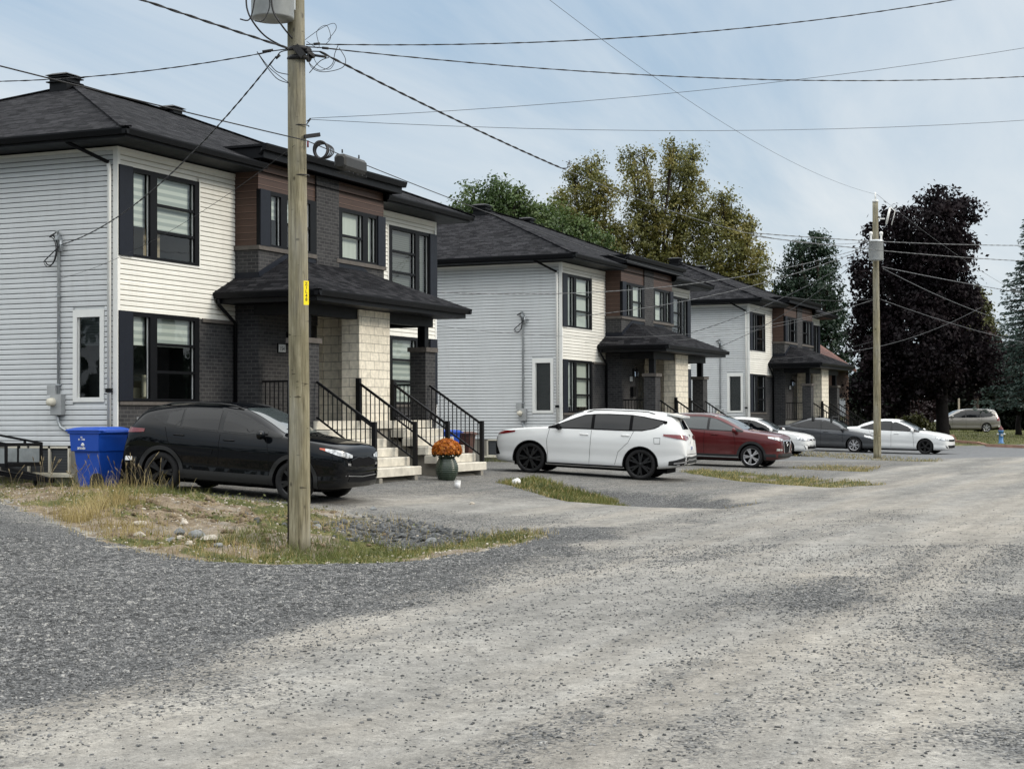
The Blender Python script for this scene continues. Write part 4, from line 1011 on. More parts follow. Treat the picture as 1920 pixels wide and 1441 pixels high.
kia = dict(L=4.48, paint='paint_black', wr=.36, axles=(.91, 3.58), rim='rim_black', spokes=5, sw=.05, arch=.075, sill=.15, side=.105,
    top=[(0, .80), (.025, .93), (.08, 1.01), (.35, 1.08), (.8, 1.135), (1.15, 1.18), (1.5, 1.36), (1.9, 1.545), (2.2, 1.63), (2.6, 1.665), (3.1, 1.655), (3.6, 1.61), (3.98, 1.545), (4.10, 1.50), (4.25, 1.32), (4.36, 1.17), (4.42, 1.05), (4.46, .82), (4.48, .58)],
    belt=[(0, .69), (.08, .90), (.4, 1.0), (1.1, 1.085), (2, 1.11), (3.0, 1.145), (3.5, 1.18), (4.0, 1.22), (4.2, 1.15), (4.36, 1.0), (4.48, .53)],
    bot=[(0, .36), (.1, .28), (.5, .23), (1.4, .23), (3.2, .24), (3.9, .28), (4.3, .36), (4.48, .44)],
    wid=[(0, .64), (.05, .75), (.14, .83), (.32, .89), (.7, .925), (1.3, .925), (3.5, .925), (4.0, .91), (4.28, .87), (4.42, .81), (4.48, .74)],
    rw=[(0, .74), (1.2, .78), (2., .71), (3., .70), (3.6, .68), (4.12, .60), (4.48, .60)],
    dlo=(1.24, 2.06, 3.2, 3.80), gap=.125, ce=.09, panes=[(1.46, 2.36), (2.46, 3.20), (3.24, 3.52)],
    screen=(1.13, 2.02, .66, .56), rear=('rear', 1.17, 1.44, 26, 21),
    seams=[[(1.48, 1.08), (1.40, .78), (1.40, .32)], [(2.41, 1.10), (2.41, .32)], [(3.54, 1.17), (3.44, .90), (3.16, .66), (3.08, .34)]], handles=[(2.22, 1.0), (3.24, 1.04)], mirror=(1.56, 1.09),
    lights=[('headlight', 'lamp_silver', 'front', [(24, .815), (32, .805), (42, .85), (52, .92)], [(24, .86), (32, .90), (42, .945), (52, .965)], .012), ('headlight_amber', 'lamp_amber', 'front', [(52, .92), (57, .945)], [(52, .965), (57, .97)], .012),
            ('fog_lamp', 'gloss_black', 'front', [(30, .44), (44, .47)], [(30, .56), (44, .57)], .008), ('fog_lamp_trim', 'chrome', 'front', [(27, .675), (32, .685)], [(27, .715), (32, .725)], .012),
            ('taillight', 'lamp_red', 'rear', [(30, 1.01), (45, 1.03), (62, 1.06)], [(30, 1.11), (45, 1.125), (62, 1.12)], .01), ('reflector', 'white_paint', 'rear', [(43, .52), (50, .53)], [(43, .60), (50, .60)], .01)],
    center=[('grille', 'interior', 'front', [(-24, .68), (-12, .65), (0, .675), (12, .65), (24, .68)], [(-26, .76), (-12, .815), (0, .795), (12, .815), (26, .76)], .010), ('grille_surround', 'gloss_black', 'front', [(-26, .765), (-12, .82), (0, .80), (12, .82), (26, .765)], [(-27, .785), (-12, .838), (0, .818), (12, .838), (27, .785)], .014), ('lower_grille', 'interior', 'front', [(-30, .40), (0, .38), (30, .40)], [(-26, .53), (0, .51), (26, .53)], .008), ('bumper_strip', 'chrome', 'front', [(-34, .495), (0, .465), (34, .495)], [(-34, .51), (0, .482), (34, .51)], .012), ('rear_bumper', 'car_plastic', 'rear', [(-55, .40), (0, .38), (55, .40)], [(-55, .60), (0, .57), (55, .60)], .01)],
    plate=('rear', .86, .15, .075), rails=(2.1, 3.75))
high = dict(L=4.96, paint='paint_white', wr=.384, axles=(.98, 3.83), rim='rim_black', spokes=6, sw=.045, side=.085, arch=.03, sill=.03, clad='interior',
    top=[(0, .80), (.03, .93), (.10, 1.02), (.35, 1.10), (.9, 1.17), (1.35, 1.22), (1.7, 1.40), (2.1, 1.61), (2.4, 1.69), (2.9, 1.73), (3.5, 1.735), (4.1, 1.71), (4.48, 1.66), (4.60, 1.58), (4.76, 1.32), (4.84, 1.20), (4.90, 1.08), (4.945, .86), (4.96, .66)],
    belt=[(0, .70), (.10, .94), (.4, 1.04), (1.2, 1.14), (2.2, 1.17), (3.4, 1.185), (4.0, 1.21), (4.45, 1.25), (4.7, 1.23), (4.86, 1.08), (4.96, .62)],
    bot=[(0, .33), (.12, .27), (.5, .23), (1.5, .23), (3.4, .24), (4.3, .29), (4.75, .36), (4.96, .44)],
    wid=[(0, .68), (.05, .80), (.14, .88), (.34, .93), (.8, .96), (1.4, .96), (3.0, .955), (3.83, .975), (4.4, .96), (4.7, .92), (4.86, .875), (4.96, .80)],
    rw=[(0, .7), (1.3, .8), (2.1, .75), (3.2, .75), (4.2, .73), (4.5, .71), (4.96, .68)],
    dlo=(1.46, 2.28, 3.75, 4.42), gap=.145, ce=.17, panes=[(1.66, 2.52), (2.60, 3.50), (3.58, 4.34)], surround='interior',
    screen=(1.38, 2.2, .72, .62), rear=('rear', 1.30, 1.58, 28, 23),
    seams=[[(1.45, 1.16), (1.40, .85), (1.46, .32)], [(2.54, 1.17), (2.52, .32)], [(3.62, 1.19), (3.50, .92), (3.25, .66), (3.18, .34)], [(4.30, .92), (4.16, .92), (4.14, 1.06), (4.30, 1.07), (4.30, .92)]], handles=[(2.36, 1.05), (3.42, 1.08)], mirror=(1.74, 1.17), mirror_mat='interior',
    lights=[('headlight', 'lamp_red', 'front', [(34, .92), (50, .96), (64, 1.02)], [(34, .99), (50, 1.035), (64, 1.06)], .012), ('taillight', 'lamp_red', 'rear', [(20, 1.07), (34, 1.03), (50, 1.07), (66, 1.12)], [(20, 1.12), (34, 1.155), (50, 1.17), (66, 1.165)], .016), ('front_vent', 'interior', 'front', [(40, .42), (47, .44)], [(33, .86), (38, .86)], .01), ('rear_vent', 'car_plastic', 'rear', [(36, .42), (52, .46)], [(36, .66), (52, .52)], .012)],
    center=[('rear_bumper', 'car_plastic', 'rear', [(-58, .40), (-26, .42), (0, .42), (26, .42), (58, .40)], [(-58, .50), (-30, .64), (0, .62), (30, .64), (58, .50)], .01), ('bumper_trim', 'rim_silver', 'rear', [(-52, .44), (-26, .545), (0, .53), (26, .545), (52, .44)], [(-52, .47), (-26, .575), (0, .56), (26, .575), (52, .47)], .02), ('tailgate_seam', 'interior', 'rear', [(-34, .685), (0, .68), (34, .685)], [(-34, .698), (0, .693), (34, .698)], .004), ('front_grille', 'interior', 'front', [(-30, .35), (0, .34), (30, .35)], [(-22, .86), (0, .88), (22, .86)], .01), ('badge', 'interior', 'rear', [(-2.2, 1.12), (2.2, 1.12)], [(-2.2, 1.18), (2.2, 1.18)], .01)],
    plate=('rear', .96, .155, .08), rails=(2.35, 4.1), rail_mat='rim_black', spoiler=(4.38, 4.76, .70, 1.685, 1.635))
tucson = dict(L=4.48, paint='paint_red', wr=.355, axles=(.88, 3.55), rim='rim_silver', spokes=5, sw=.045, arch=.075, sill=.12, sill_line=1, side=.10,
    top=kia['top'], belt=kia['belt'],
    bot=kia['bot'], wid=kia['wid'], rw=[(0, .7), (1.2, .76), (2., .70), (3., .69), (3.8, .66), (4.12, .62), (4.48, .60)], dlo=(1.22, 2.05, 3.35, 3.95), gap=.125, ce=.06, panes=[(1.38, 2.26), (2.34, 3.16), (3.22, 3.7)], pane='car_pane_light',
    screen=(1.13, 2.02, .68, .58), rear=('rear', 1.18, 1.45, 26, 21), seams=kia['seams'], handles=[(2.08, 1.0), (3.14, 1.04)], mirror=(1.46, 1.10), rails=(2.1, 3.9), rail_mat='galv',
    lights=[('headlight', 'lamp_silver', 'front', [(24, .86), (38, .86), (54, .935)], [(24, .91), (38, .95), (54, .99)], .012), ('fog_lamp', 'lamp_silver', 'front', [(28, .55), (42, .55)], [(28, .60), (42, .62)], .012), ('lower_bumper', 'car_plastic', 'front', [(0, .33), (30, .34), (58, .36)], [(0, .46), (30, .46), (58, .44)], .01), ('taillight', 'lamp_red', 'rear', [(30, .92), (60, .98)], [(30, 1.03), (60, 1.06)], .01)],
    center=[('grille', 'interior', 'front', [(-14, .50), (0, .47), (14, .50)], [(-22, .84), (0, .85), (22, .84)], .012), ('grille_surround', 'chrome', 'front', [(-24, .835), (0, .85), (24, .835)], [(-25, .86), (0, .875), (25, .86)], .016)], emblem=('front', .76, .07), plate=('rear', .8, .15, .075))
for sg in (-1, 1): tucson['center'].append(('grille_surround', 'chrome', 'front', [(sg*14, .48), (sg*18, .48)], [(sg*22, .85), (sg*25, .85)], .016))
golf = dict(L=4.26, paint='paint_white', wr=.316, axles=(.85, 3.48), rim='rim_silver', spokes=5, side=.09,
    top=[(0, .62), (.03, .70), (.12, .77), (.4, .86), (.9, .93), (1.2, .97), (1.6, 1.19), (2.0, 1.37), (2.3, 1.44), (2.8, 1.46), (3.4, 1.42), (3.8, 1.36), (3.98, 1.28), (4.1, 1.05), (4.18, .90), (4.24, .7), (4.26, .5)],
    belt=[(0, .54), (.1, .70), (.4, .79), (1.1, .88), (2.2, .93), (3.3, .97), (3.8, 1.0), (4.05, .96), (4.2, .8), (4.26, .48)],
    bot=[(0, .24), (.1, .19), (.5, .17), (1.4, .18), (3.2, .19), (3.9, .23), (4.26, .34)],
    wid=[(0, .56), (.05, .68), (.16, .78), (.35, .85), (.7, .89), (1.3, .895), (3.4, .895), (3.9, .86), (4.15, .78), (4.26, .64)],
    rw=[(0, .7), (1.2, .74), (2., .66), (3., .65), (3.8, .61), (4.26, .56)], dlo=(1.2, 2.02, 3.0, 3.6), gap=.11, ce=.06, panes=[(1.34, 2.3), (2.38, 3.0), (3.06, 3.4)],
    screen=(1.18, 2.0, .66, .56), rear=('rear', .98, 1.26, 25, 20), seams=[[(1.42, .9), (1.36, .3)], [(2.34, .94), (2.34, .26)]], handles=[(2.12, .83), (3.0, .85)], mirror=(1.44, .92), mirror_mat='paint_white',
    lights=[('headlight', 'lamp_silver', 'front', [(24, .58), (40, .58), (55, .64)], [(24, .68), (40, .71), (55, .74)], .012), ('taillight', 'lamp_red', 'rear', [(30, .78), (55, .82)], [(30, .9), (55, .93)], .01)],
    center=[('grille', 'interior', 'front', [(-24, .60), (0, .59), (24, .60)], [(-24, .65), (0, .645), (24, .65)], .01), ('lower_grille', 'interior', 'front', [(-38, .27), (0, .26), (38, .27)], [(-42, .40), (0, .38), (42, .40)], .01), ('grille_strip', 'chrome', 'front', [(-46, .425), (0, .405), (46, .425)], [(-46, .437), (0, .417), (46, .437)], .014)], emblem=('front', .62, .055))
sed = dict(L=4.56, wr=.318, axles=(.90, 3.57), side=.09,
    top=[(0, .60), (.03, .68), (.12, .75), (.4, .84), (.9, .93), (1.15, .98), (1.6, 1.20), (2.05, 1.37), (2.4, 1.435), (2.8, 1.43), (3.2, 1.36), (3.6, 1.22), (3.95, 1.10), (4.3, 1.07), (4.46, 1.03), (4.52, .85), (4.56, .5)],
    belt=[(0, .52), (.1, .68), (.4, .76), (1.1, .89), (2.2, .93), (3.3, .97), (3.9, 1.0), (4.35, .99), (4.5, .85), (4.56, .48)],
    bot=[(0, .24), (.1, .19), (.5, .17), (1.4, .18), (3.2, .19), (4.1, .24), (4.56, .34)],
    wid=[(0, .56), (.05, .68), (.16, .78), (.35, .84), (.7, .875), (1.3, .88), (3.5, .88), (4.1, .86), (4.4, .79), (4.56, .62)],
    rw=[(0, .7), (1.2, .72), (2., .62), (3., .60), (3.8, .60), (4.56, .56)], dlo=(1.2, 2.1, 2.9, 3.66), gap=.105, ce=.03,
    screen=(1.14, 2.05, .66, .55), rear=('top', 3.85, 3.1, .58, .52), seams=[[(1.42, .9), (1.36, .3)], [(2.34, .94), (2.34, .26)], [(3.3, .97), (3.1, .5)]], handles=[(2.12, .84), (3.1, .87)], mirror=(1.46, .93),
    lights=[('headlight', 'lamp_silver', 'front', [(26, .56), (42, .58), (58, .68)], [(26, .65), (42, .69), (58, .75)], .012), ('taillight', 'lamp_red', 'rear', [(30, .80), (60, .84)], [(30, .95), (60, .96)], .01)],
    center=[('grille', 'interior', 'front', [(-24, .55), (0, .54), (24, .55)], [(-26, .63), (0, .625), (26, .63)], .01), ('lower_grille', 'interior', 'front', [(-34, .27), (0, .26), (34, .27)], [(-38, .39), (0, .38), (38, .39)], .01)])
civic = dict(sed, paint='paint_grey', rim='rim_silver', spokes=7, twin=True, sw=.03, panes=[(1.36, 2.3), (2.38, 3.28), (3.32, 3.55)])
jetta = dict(sed, L=4.66, paint='paint_white', rim='rim_black', spokes=5, panes=[(1.36, 2.3), (2.38, 3.28), (3.32, 3.55)], mirror_mat='paint_white',
    top=[(0, .62), (.03, .70), (.12, .78), (.4, .87), (.9, .95), (1.2, .99), (1.65, 1.21), (2.1, 1.39), (2.4, 1.45), (2.8, 1.45), (3.2, 1.39), (3.6, 1.27), (3.95, 1.12), (4.3, 1.09), (4.54, 1.06), (4.62, .88), (4.66, .5)],
    belt=[(0, .54), (.1, .7), (.4, .79), (1.1, .90), (2.2, .94), (3.3, .97), (3.9, 1.0), (4.4, 1.0), (4.6, .86), (4.66, .48)],
    bot=[(0, .24), (.1, .19), (.5, .17), (1.4, .18), (3.2, .19), (4.1, .24), (4.66, .34)], wid=[(0, .56), (.05, .68), (.16, .78), (.35, .84), (.7, .885), (1.3, .89), (3.5, .89), (4.2, .87), (4.5, .79), (4.66, .62)], rw=[(0, .7), (1.2, .72), (2., .63), (3., .61), (3.8, .62), (4.66, .56)])
van = dict(high, ce=.10, gap=.13, L=5.1, paint='paint_silver', rim='rim_silver', wr=.34, axles=(.95, 3.98), pane='car_pane', screen=(1.0, 2.0, .72, .6),
    top=[(0, .72), (.04, .82), (.12, .90), (.4, .98), (.8, 1.06), (1.05, 1.12), (1.5, 1.38), (2.0, 1.62), (2.4, 1.70), (3.0, 1.74), (4.0, 1.73), (4.6, 1.68), (4.78, 1.58), (4.92, 1.2), (5.0, 1.0), (5.06, .8), (5.1, .6)],
    belt=[(0, .62), (.12, .8), (.45, .9), (1.2, 1.02), (2.2, 1.05), (3.4, 1.07), (4.4, 1.12), (4.8, 1.1), (5.0, .95), (5.1, .58)], bot=[(0, .33), (.12, .27), (.5, .22), (1.5, .2), (3.4, .2), (4.3, .25), (5.1, .40)],
    wid=[(0, .58), (.05, .72), (.18, .84), (.4, .92), (.8, .97), (1.4, .99), (3.8, .99), (4.5, .97), (4.85, .90), (5.0, .82), (5.1, .72)], rw=[(0, .7), (1.3, .8), (2.1, .76), (3.2, .76), (4.2, .74), (4.6, .70), (5.1, .62)],
    dlo=(1.15, 2.1, 4.1, 4.62), panes=[(1.5, 2.42), (2.52, 3.5), (3.58, 4.42)], mirror=(1.5, 1.1), rear=('rear', 1.16, 1.55, 27, 22), handles=[(2.28, .95), (3.4, .97)], seams=[[(1.48, 1.02), (1.46, .32)], [(2.46, 1.05), (2.48, .32)], [(3.62, 1.07), (3.5, .36)]], mirror_mat='paint_silver', surround='car_plastic')
for k in ('spoiler', 'arch'): van.pop(k, None)
van['lights'] = [('headlight', 'lamp_silver', 'front', [(30, .72), (56, .8)], [(30, .85), (56, .92)], .012), ('taillight', 'lamp_red', 'rear', [(32, .86), (54, .86)], [(32, 1.20), (54, 1.16)], .016)]; van['center'] = [('rear_bumper', 'white_paint', 'rear', [(-50, .42), (0, .40), (50, .42)], [(-50, .48), (0, .46), (50, .48)], .02)]
def place_car(name, label, cat, d, pF, pR_dir, zlift=0.):
    """pF = ground point under the middle of the front axle, pR_dir = heading angle"""
    L = d['L']; h = pR_dir; off = L/2-d['axles'][0]; wb = d['axles'][1]-d['axles'][0]
    cx, cyy = pF[0]-math.cos(h)*off, pF[1]-math.sin(h)*off
    rx, ry = pF[0]-math.cos(h)*wb, pF[1]-math.sin(h)*wb
    zf, zr = gz(*pF), gz(rx, ry); pitch = math.atan2(zf-zr, wb)
    c = Car(name, label, cat, (cx, cyy, zf-math.sin(pitch)*off+zlift), h, d); c.root.rotation_euler = (0, -pitch, h); return c
PLACE = dict(kia=((-.46, -4.70), R(-86)), high=((13.15, -3.36), R(98)), tucson=((24.3, -6.2), R(-90)), golf=((37., -4.05), R(-90)), civic=((44.6, -5.1), R(-90)), jetta=((44.6, -8.15), R(-95)), van=((0, 0), 0))
KIA = place_car('parked_suv', 'black SUV parked nose to the street beside the blue cart', 'car', kia, *PLACE['kia'])
HIG = place_car('parked_suv', 'white SUV with dark wheels parked with its tail to the street', 'car', high, *PLACE['high'])
lettering('plate_text', 'E37', (HIG.plate.data.vertices[0].co.x-.008, 0, .80), .11, M['bin_blue'], HIG.plate, 'left')
place_car('parked_suv', 'dark red SUV with silver wheels behind the white SUV', 'car', tucson, *PLACE['tucson'])
place_car('parked_hatchback', 'white hatchback half hidden behind the dark red SUV', 'car', golf, *PLACE['golf'])
CIV = place_car('parked_sedan', 'dark grey sedan with a roof bar, nose behind the far utility pole', 'car', civic, *PLACE['civic'])
mb = MB()
for q in (1.95, 2.75): mb.box(CIV.X(q)-.03, CIV.X(q)+.03, -.62, .62, 1.47, 1.5); [mb.box(CIV.X(q)-.04, CIV.X(q)+.04, sg*.62-.05, sg*.62+.05, 1.3, 1.5) for sg in (1, -1)]
mb.obj('roof_bar', M['car_plastic'], CIV.root)
place_car('parked_sedan', 'white sedan with black wheels beside the far utility pole', 'car', jetta, *PLACE['jetta'])
vc = Vector((-26.183, -19.846, 0))+Vector((math.cos(.412719), math.sin(.412719), 0))*122+Vector((math.sin(.412719), -math.cos(.412719), 0))*(846/3079.9*122); vh = R(113.6)
PLACE['van'] = ((vc.x+math.cos(vh)*1.6, vc.y+math.sin(vh)*1.6), vh)
place_car('parked_minivan', 'silver minivan behind the trunk of the dark purple tree', 'car', van, *PLACE['van'])
# ------------------------------------------------------------------ helper: view ray used only to author positions
_f, _yaw, _pit, _rol, _C = 3079.8967, 0.412719, 0.0192, -0.004, Vector((-26.183, -19.846, 1.1115))
_fw = Vector((math.cos(_yaw)*math.cos(_pit), math.sin(_yaw)*math.cos(_pit), math.sin(_pit))); _r0 = Vector((math.sin(_yaw), -math.cos(_yaw), 0)); _u0 = _r0.cross(_fw)
_rt = math.cos(_rol)*_r0+math.sin(_rol)*_u0; _up = -math.sin(_rol)*_r0+math.cos(_rol)*_u0
def at(px, py, depth): return _C+(_fw+_rt*((px-960)/_f)-_up*((py-720.5)/_f))*depth
def px_of(p):
    v = Vector(p)-_C; z = v.dot(_fw); return 960+_f*v.dot(_rt)/z, 720.5-_f*v.dot(_up)/z, z
RH = Vector((_r0.x, _r0.y, 0)); FH = Vector((_fw.x, _fw.y, 0)).normalized()
# ------------------------------------------------------------------ utility poles
P1 = Vector((-7.14, -8.40, gz(-7.14, -8.4)-.12)); P2 = Vector((37.9, -7.25, gz(37.9, -7.25)-.05))
def pole(name, label, base, top, r0, r1, lean):
    root = thing(name, label, 'utility pole', base, 0, 'utility poles')
    H = top-base.z; mb = MB(); n = 40; rs = []; pts = []
    for k in range(n+1):
        f = k/n; pts.append((lean.x*f+.006*math.sin(f*9), lean.y*f+.006*math.cos(f*7), H*f)); rs.append(r0+(r1-r0)*f)
    mb.tube(pts, rs, 20); mb.obj('pole', M['pole_wood'], root); return root
p1 = pole('utility_pole', 'near utility pole of pale treated wood with a yellow number tag, standing in the ditch', P1, 9.35, .148, .104, -RH*.06)
p2 = pole('utility_pole', 'far utility pole of pale wood rising beside the white sedan', P2, 9.38, .150, .108, RH*.0)
def radius1(z): return .148+(.104-.148)*(z-P1.z)/(9.35-P1.z)
def tank(root, c, r, z0, z1, text=None):
    mb = MB(); mb.lathe([(0, z0), (r*.96, z0), (r, z0+.02), (r, z1-.05), (r*1.05, z1-.04), (r*1.05, z1), (r*.9, z1+.05), (0, z1+.08)], 28, 'z', (c[0], c[1], 0))
    for k in range(5):
        a = math.atan2(FH.y, FH.x)+R(-70+35*k); mb.bar((c[0]+math.cos(a)*r, c[1]+math.sin(a)*r, z0+.15), (c[0]+math.cos(a)*r, c[1]+math.sin(a)*r, z1-.15), .03, .05)
    tk = mb.obj('transformer', M['galv'], root)
    for sg in (-1, 1):
        mb = MB(); b = Vector((c[0], c[1], z1+.05))+RH*sg*r*.72
        mb.lathe([(.04, 0), (.05, .04), (.035, .06), (.05, .09), (.035, .11), (.06, .2), (.075, .25), (.06, .31), (0, .33)], 12, 'z', tuple(b))
        mb.obj('bushing', M['porcelain'], tk)
    if text:
        d = -FH.normalized(); q = Vector((c[0], c[1], 0))+d*(r+.004)+(-RH*.08)
        lettering('lettering', text, Vector((q.x, q.y, z0+.42)), .13, M['tag_black'], tk, 'front', math.atan2(d.y, d.x)+R(90))
    return tk
tank(p1, tuple(-RH*.32-FH*.27), .285, 6.40-P1.z, 7.35-P1.z, '114')
tank(p2, tuple(-RH*.08-FH*.42), .275, 7.06-P2.z, 7.80-P2.z)
mb = MB(); z = 8.72-P2.z; e = RH*.42
mb.bar((0, 0, z), tuple(Vector((0, 0, z))+RH*.36), .05); mb.tube([Vector((0, 0, z-.2))+e, Vector((0, 0, z+.42))+e+RH*.14], .045, 8); mb.tube([Vector((0, 0, z+.45))+e+RH*.16, Vector((0, 0, z+.3))+e+RH*.34, Vector((0, 0, z-.25))+e+RH*.2], .02, 6)
mb.lathe([(.09, 9.36-P2.z), (.12, 9.36-P2.z), (.12, 9.44-P2.z), (0, 9.44-P2.z)], 12); mb.tube([(0, 0, 9.4-P2.z), (0, 0, 9.75-P2.z)], .03, 6)
mb.obj('fuse_cutout', M['porcelain'], p2)
# yellow number tag, ground-wire moulding, bolts and clamps on the near pole
tg = at(574, 549, 21.85)-P1; yw = math.atan2(-FH.y, -FH.x)+R(90)+R(34)
mb = MB(); mb.box(-.036, .036, -.006, .006, -.16, .16); o = mb.obj('number_tag', M['tag_yellow'], p1, tg, yw)
lettering('lettering', 'Z\n1\nL\n4\n8', Vector((0, -.009, .10)),   .062, M['tag_black'], o, 'front', 0, .001, .98)
mb = MB(); l0 = -RH*.152-FH*.03; l1 = -RH*.140-FH*.03
mb.tube([(l0.x, l0.y, .1), (l1.x, l1.y, 1.9), (l1.x*.98, l1.y*.98, 2.55)], .017, 6)
for k in range(16):
    z = .25+.145*k; q = l0*(1-.02*k/8); mb.bar((q.x*.9, q.y*.9, z), (q.x*1.16, q.y*1.16, z), .012)
mb.obj('ground_wire', M['cable_black'], p1)
mb = MB()
def ringpt(z, ang, r): d = (RH*math.cos(ang)+FH*math.sin(ang))*r; return Vector((d.x, d.y, z-P1.z))
for z in (6.05, 5.93): mb = MB(); mb.tube([ringpt(z, a, radius1(z)+.015) for a in np.linspace(-math.pi, .6, 14)], .035, 6); mb.obj('pole_band', M['cable_black'], p1)
mb = MB()
mb.bar(ringpt(6.06, -1.8, .15), ringpt(5.93, -1.1, .16), .12, .09); mb.bar(ringpt(6.02, -.9, .16), ringpt(5.95, -.1, .2), .06, .05)
mb.obj('clamp', M['cable_black'], p1)
for z in (5.02, 4.35): mb = MB(); mb.tube([ringpt(z, a, radius1(z)+.004) for a in np.linspace(-math.pi, .3, 14)], .008, 5); mb.obj('pole_band', M['cable_black'], p1)
mb = MB()
mb.bar(ringpt(4.86, -.9, .13), ringpt(4.9, -.1, .28), .05, .05)
mb.obj('bracket', M['cable_black'], p1)
mb = MB(); q = ringpt(4.72, -.6, .15); mb.tube([q, q+Vector((0, 0, .09))], .014, 6); mb.obj('red_ribbon', M['red_ribbon'], p1)
mb = MB()
def loop(pts, r=.006): 
    P = [Vector(p) for p in pts]; o = []
    for i in range(len(P)-1):
        p0, p1_, p2_, p3 = P[max(i-1, 0)], P[i], P[i+1], P[min(i+2, len(P)-1)]
        for k in range(6):
            t_ = k/6; o.append(.5*((2*p1_)+(p2_-p0)*t_+(2*p0-5*p1_+4*p2_-p3)*t_*t_+(3*p1_-p0-3*p2_+p3)*t_**3))
    mb.tube(o+[P[-1]], r, 5)
W_ = lambda x, y, d=21.8: at(x, y, d)-P1
loop([W_(572, 75), W_(600, 55), W_(625, 44), W_(630, 55), W_(615, 75)], .004); loop([W_(575, 78), W_(598, 90), W_(594, 60), W_(612, 48), W_(620, 70), W_(612, 82)], .004)
loop([W_(576, 100), W_(583, 125), W_(605, 135), W_(640, 128), W_(648, 112), W_(636, 90)], .005); loop([W_(578, 98), W_(580, 118), W_(600, 132), W_(622, 122), W_(628, 100), W_(634, 85)], .005); loop([W_(580, 137), W_(600, 115), W_(617, 108)], .006)
loop([W_(585, 100), W_(596, 122), W_(618, 130), W_(630, 112)], .004)
loop([W_(482, 97), W_(500, 125), W_(520, 148), W_(541, 156)], .006); loop([W_(482, 97), W_(506, 128), W_(541, 155)], .005); loop([W_(507, 122), W_(520, 135), W_(541, 140)], .006)
loop([W_(462, -20, 21.5), W_(463, 15, 21.5), W_(475, 42, 21.5), W_(500, 70), W_(540, 92)], .012); loop([W_(480, -20, 21.4), W_(474, 20, 21.4), W_(466, 38, 21.4), W_(450, 36, 21.4)], .010); loop([W_(508, -20, 21.4), W_(512, 20, 21.4), W_(530, 50, 21.4), W_(548, 72, 21.7)], .012)
loop([W_(500, -20, 21.4), W_(506, 10, 21.4), W_(494, 38, 21.4), W_(478, 40, 21.4)], .008)
for q_ in ([(510, 96), (541, 92)], [(519, 107), (526, 98), (541, 94)], [(574, 84), (592, 83)], [(574, 88), (607, 90)], [(574, 96), (602, 97)], [(575, 228), (583, 222)], [(575, 233), (582, 224)]): loop([W_(*z_) for z_ in q_], .008)
for a_, b_ in (((492, 97), (512, 94)), ((517, 110), (525, 103)), ((588, 83), (600, 82)), ((604, 90), (616, 91)), ((590, 104), (612, 107))): mb.tube([W_(*a_), W_(*b_)], .018, 6)
mb.obj('jumper_wire', M['cable_black'], p1)
# ------------------------------------------------------------------ overhead lines
def wire(name, label, A, B, sag, r=.008, twist=0., mat='cable_black', group='overhead lines', rng=(0., 1.), hook=False):
    A, B = Vector(A), Vector(B); Ln = (B-A).length; n = max(24, int(Ln/ (.10 if twist else 1.0))); n = min(n, 420); mb = MB()
    r = r*.64; fr = [rng[0]+(rng[1]-rng[0])*k/n for k in range(n+1)]; base = [A+(B-A)*q-Vector((0, 0, 4*sag*q*(1-q))) for q in fr]; Ln *= rng[1]-rng[0]
    if twist:
        d = (B-A).normalized(); a = d.cross(Vector((0, 0, 1))).normalized(); u = a.cross(d)
        for ph, rr in ((0, r), (math.pi, r*.85)):
            mb.tube([p+(a*math.cos(6.28*k/n*Ln/twist+ph)+u*math.sin(6.28*k/n*Ln/twist+ph))*r*.80 for k, p in enumerate(base)], rr, 5)
    else: mb.tube(base, r, 5)
    if hook: e_ = base[-1]; mb.tube([e_, e_+RH*.10+Vector((0, 0, .0)), e_+RH*.14+Vector((0, 0, .10)), e_+RH*.08+Vector((0, 0, .12))], r*.8, 5); mb.tube([e_, e_+RH*.08+Vector((0, 0, -.01)), e_+RH*.16+Vector((0, 0, .04)), e_+RH*.14+Vector((0, 0, .15))], r*.8, 5)
    return tag(mb.obj(name, M[mat]), label, 'cable', group)
D1, D2 = 21.9, (P2-_C).dot(_fw)
T1 = Vector((P1.x, P1.y, 9.5)); T2 = at(1645, 365, D2); P0 = Vector((-50, -8.9, 0))
wire('service_cable', 'upper twisted cable leaving the near pole to the upper right edge', at(590, 83, D1), at(2150, -75, 26), .40, .010, .55, rng=(0, 1.7))
wire('service_cable', 'lower twisted cable from the near pole to the right edge of the sky', at(605, 90, D1), at(2200, 122, 30), .36, .010, .6, rng=(0, 1.7))
wire('telephone_wire', 'thin wire rising from the near pole toward the right edge', at(580, 222, D1), at(2150, 50, 26), .22, .0055, rng=(0, 1.7))
wire('telephone_wire', 'thin wire running nearly level from the near pole to the right edge', at(580, 224, D1), at(2150, 207, 28), .24, .0055, rng=(0, 1.7))
wire('power_line', 'single bare wire crossing the sky down to the top of the far pole', T1, T2, .9, .007)
wire('power_line', 'wire running down to the right from the top of the far pole', T2, at(2000, 590, 95), .5, .010, 0, 'cable_grey', rng=(0, 1.6))
fq = .26; A_, B_ = at(600, 97, D1), at(1636, 452, D2)
lo, hi = 0., 1.
for _ in range(40):
    fq = (lo+hi)/2; q_ = A_+(B_-A_)*fq-Vector((0, 0, 4*.95*fq*(1-fq)))
    if px_of(q_)[0] < 1053: lo = fq
    else: hi = fq
wire('power_cable', 'thick twisted cable from the near pole ending in a hook left of the yellowing trees', A_, B_, .95, .016, .7, rng=(0, fq), hook=True)
wire('power_cable', 'thinner grey cable going on from the hooked end to the far pole', A_, B_, .95, .0085, .7, 'cable_grey', rng=(fq, 1))
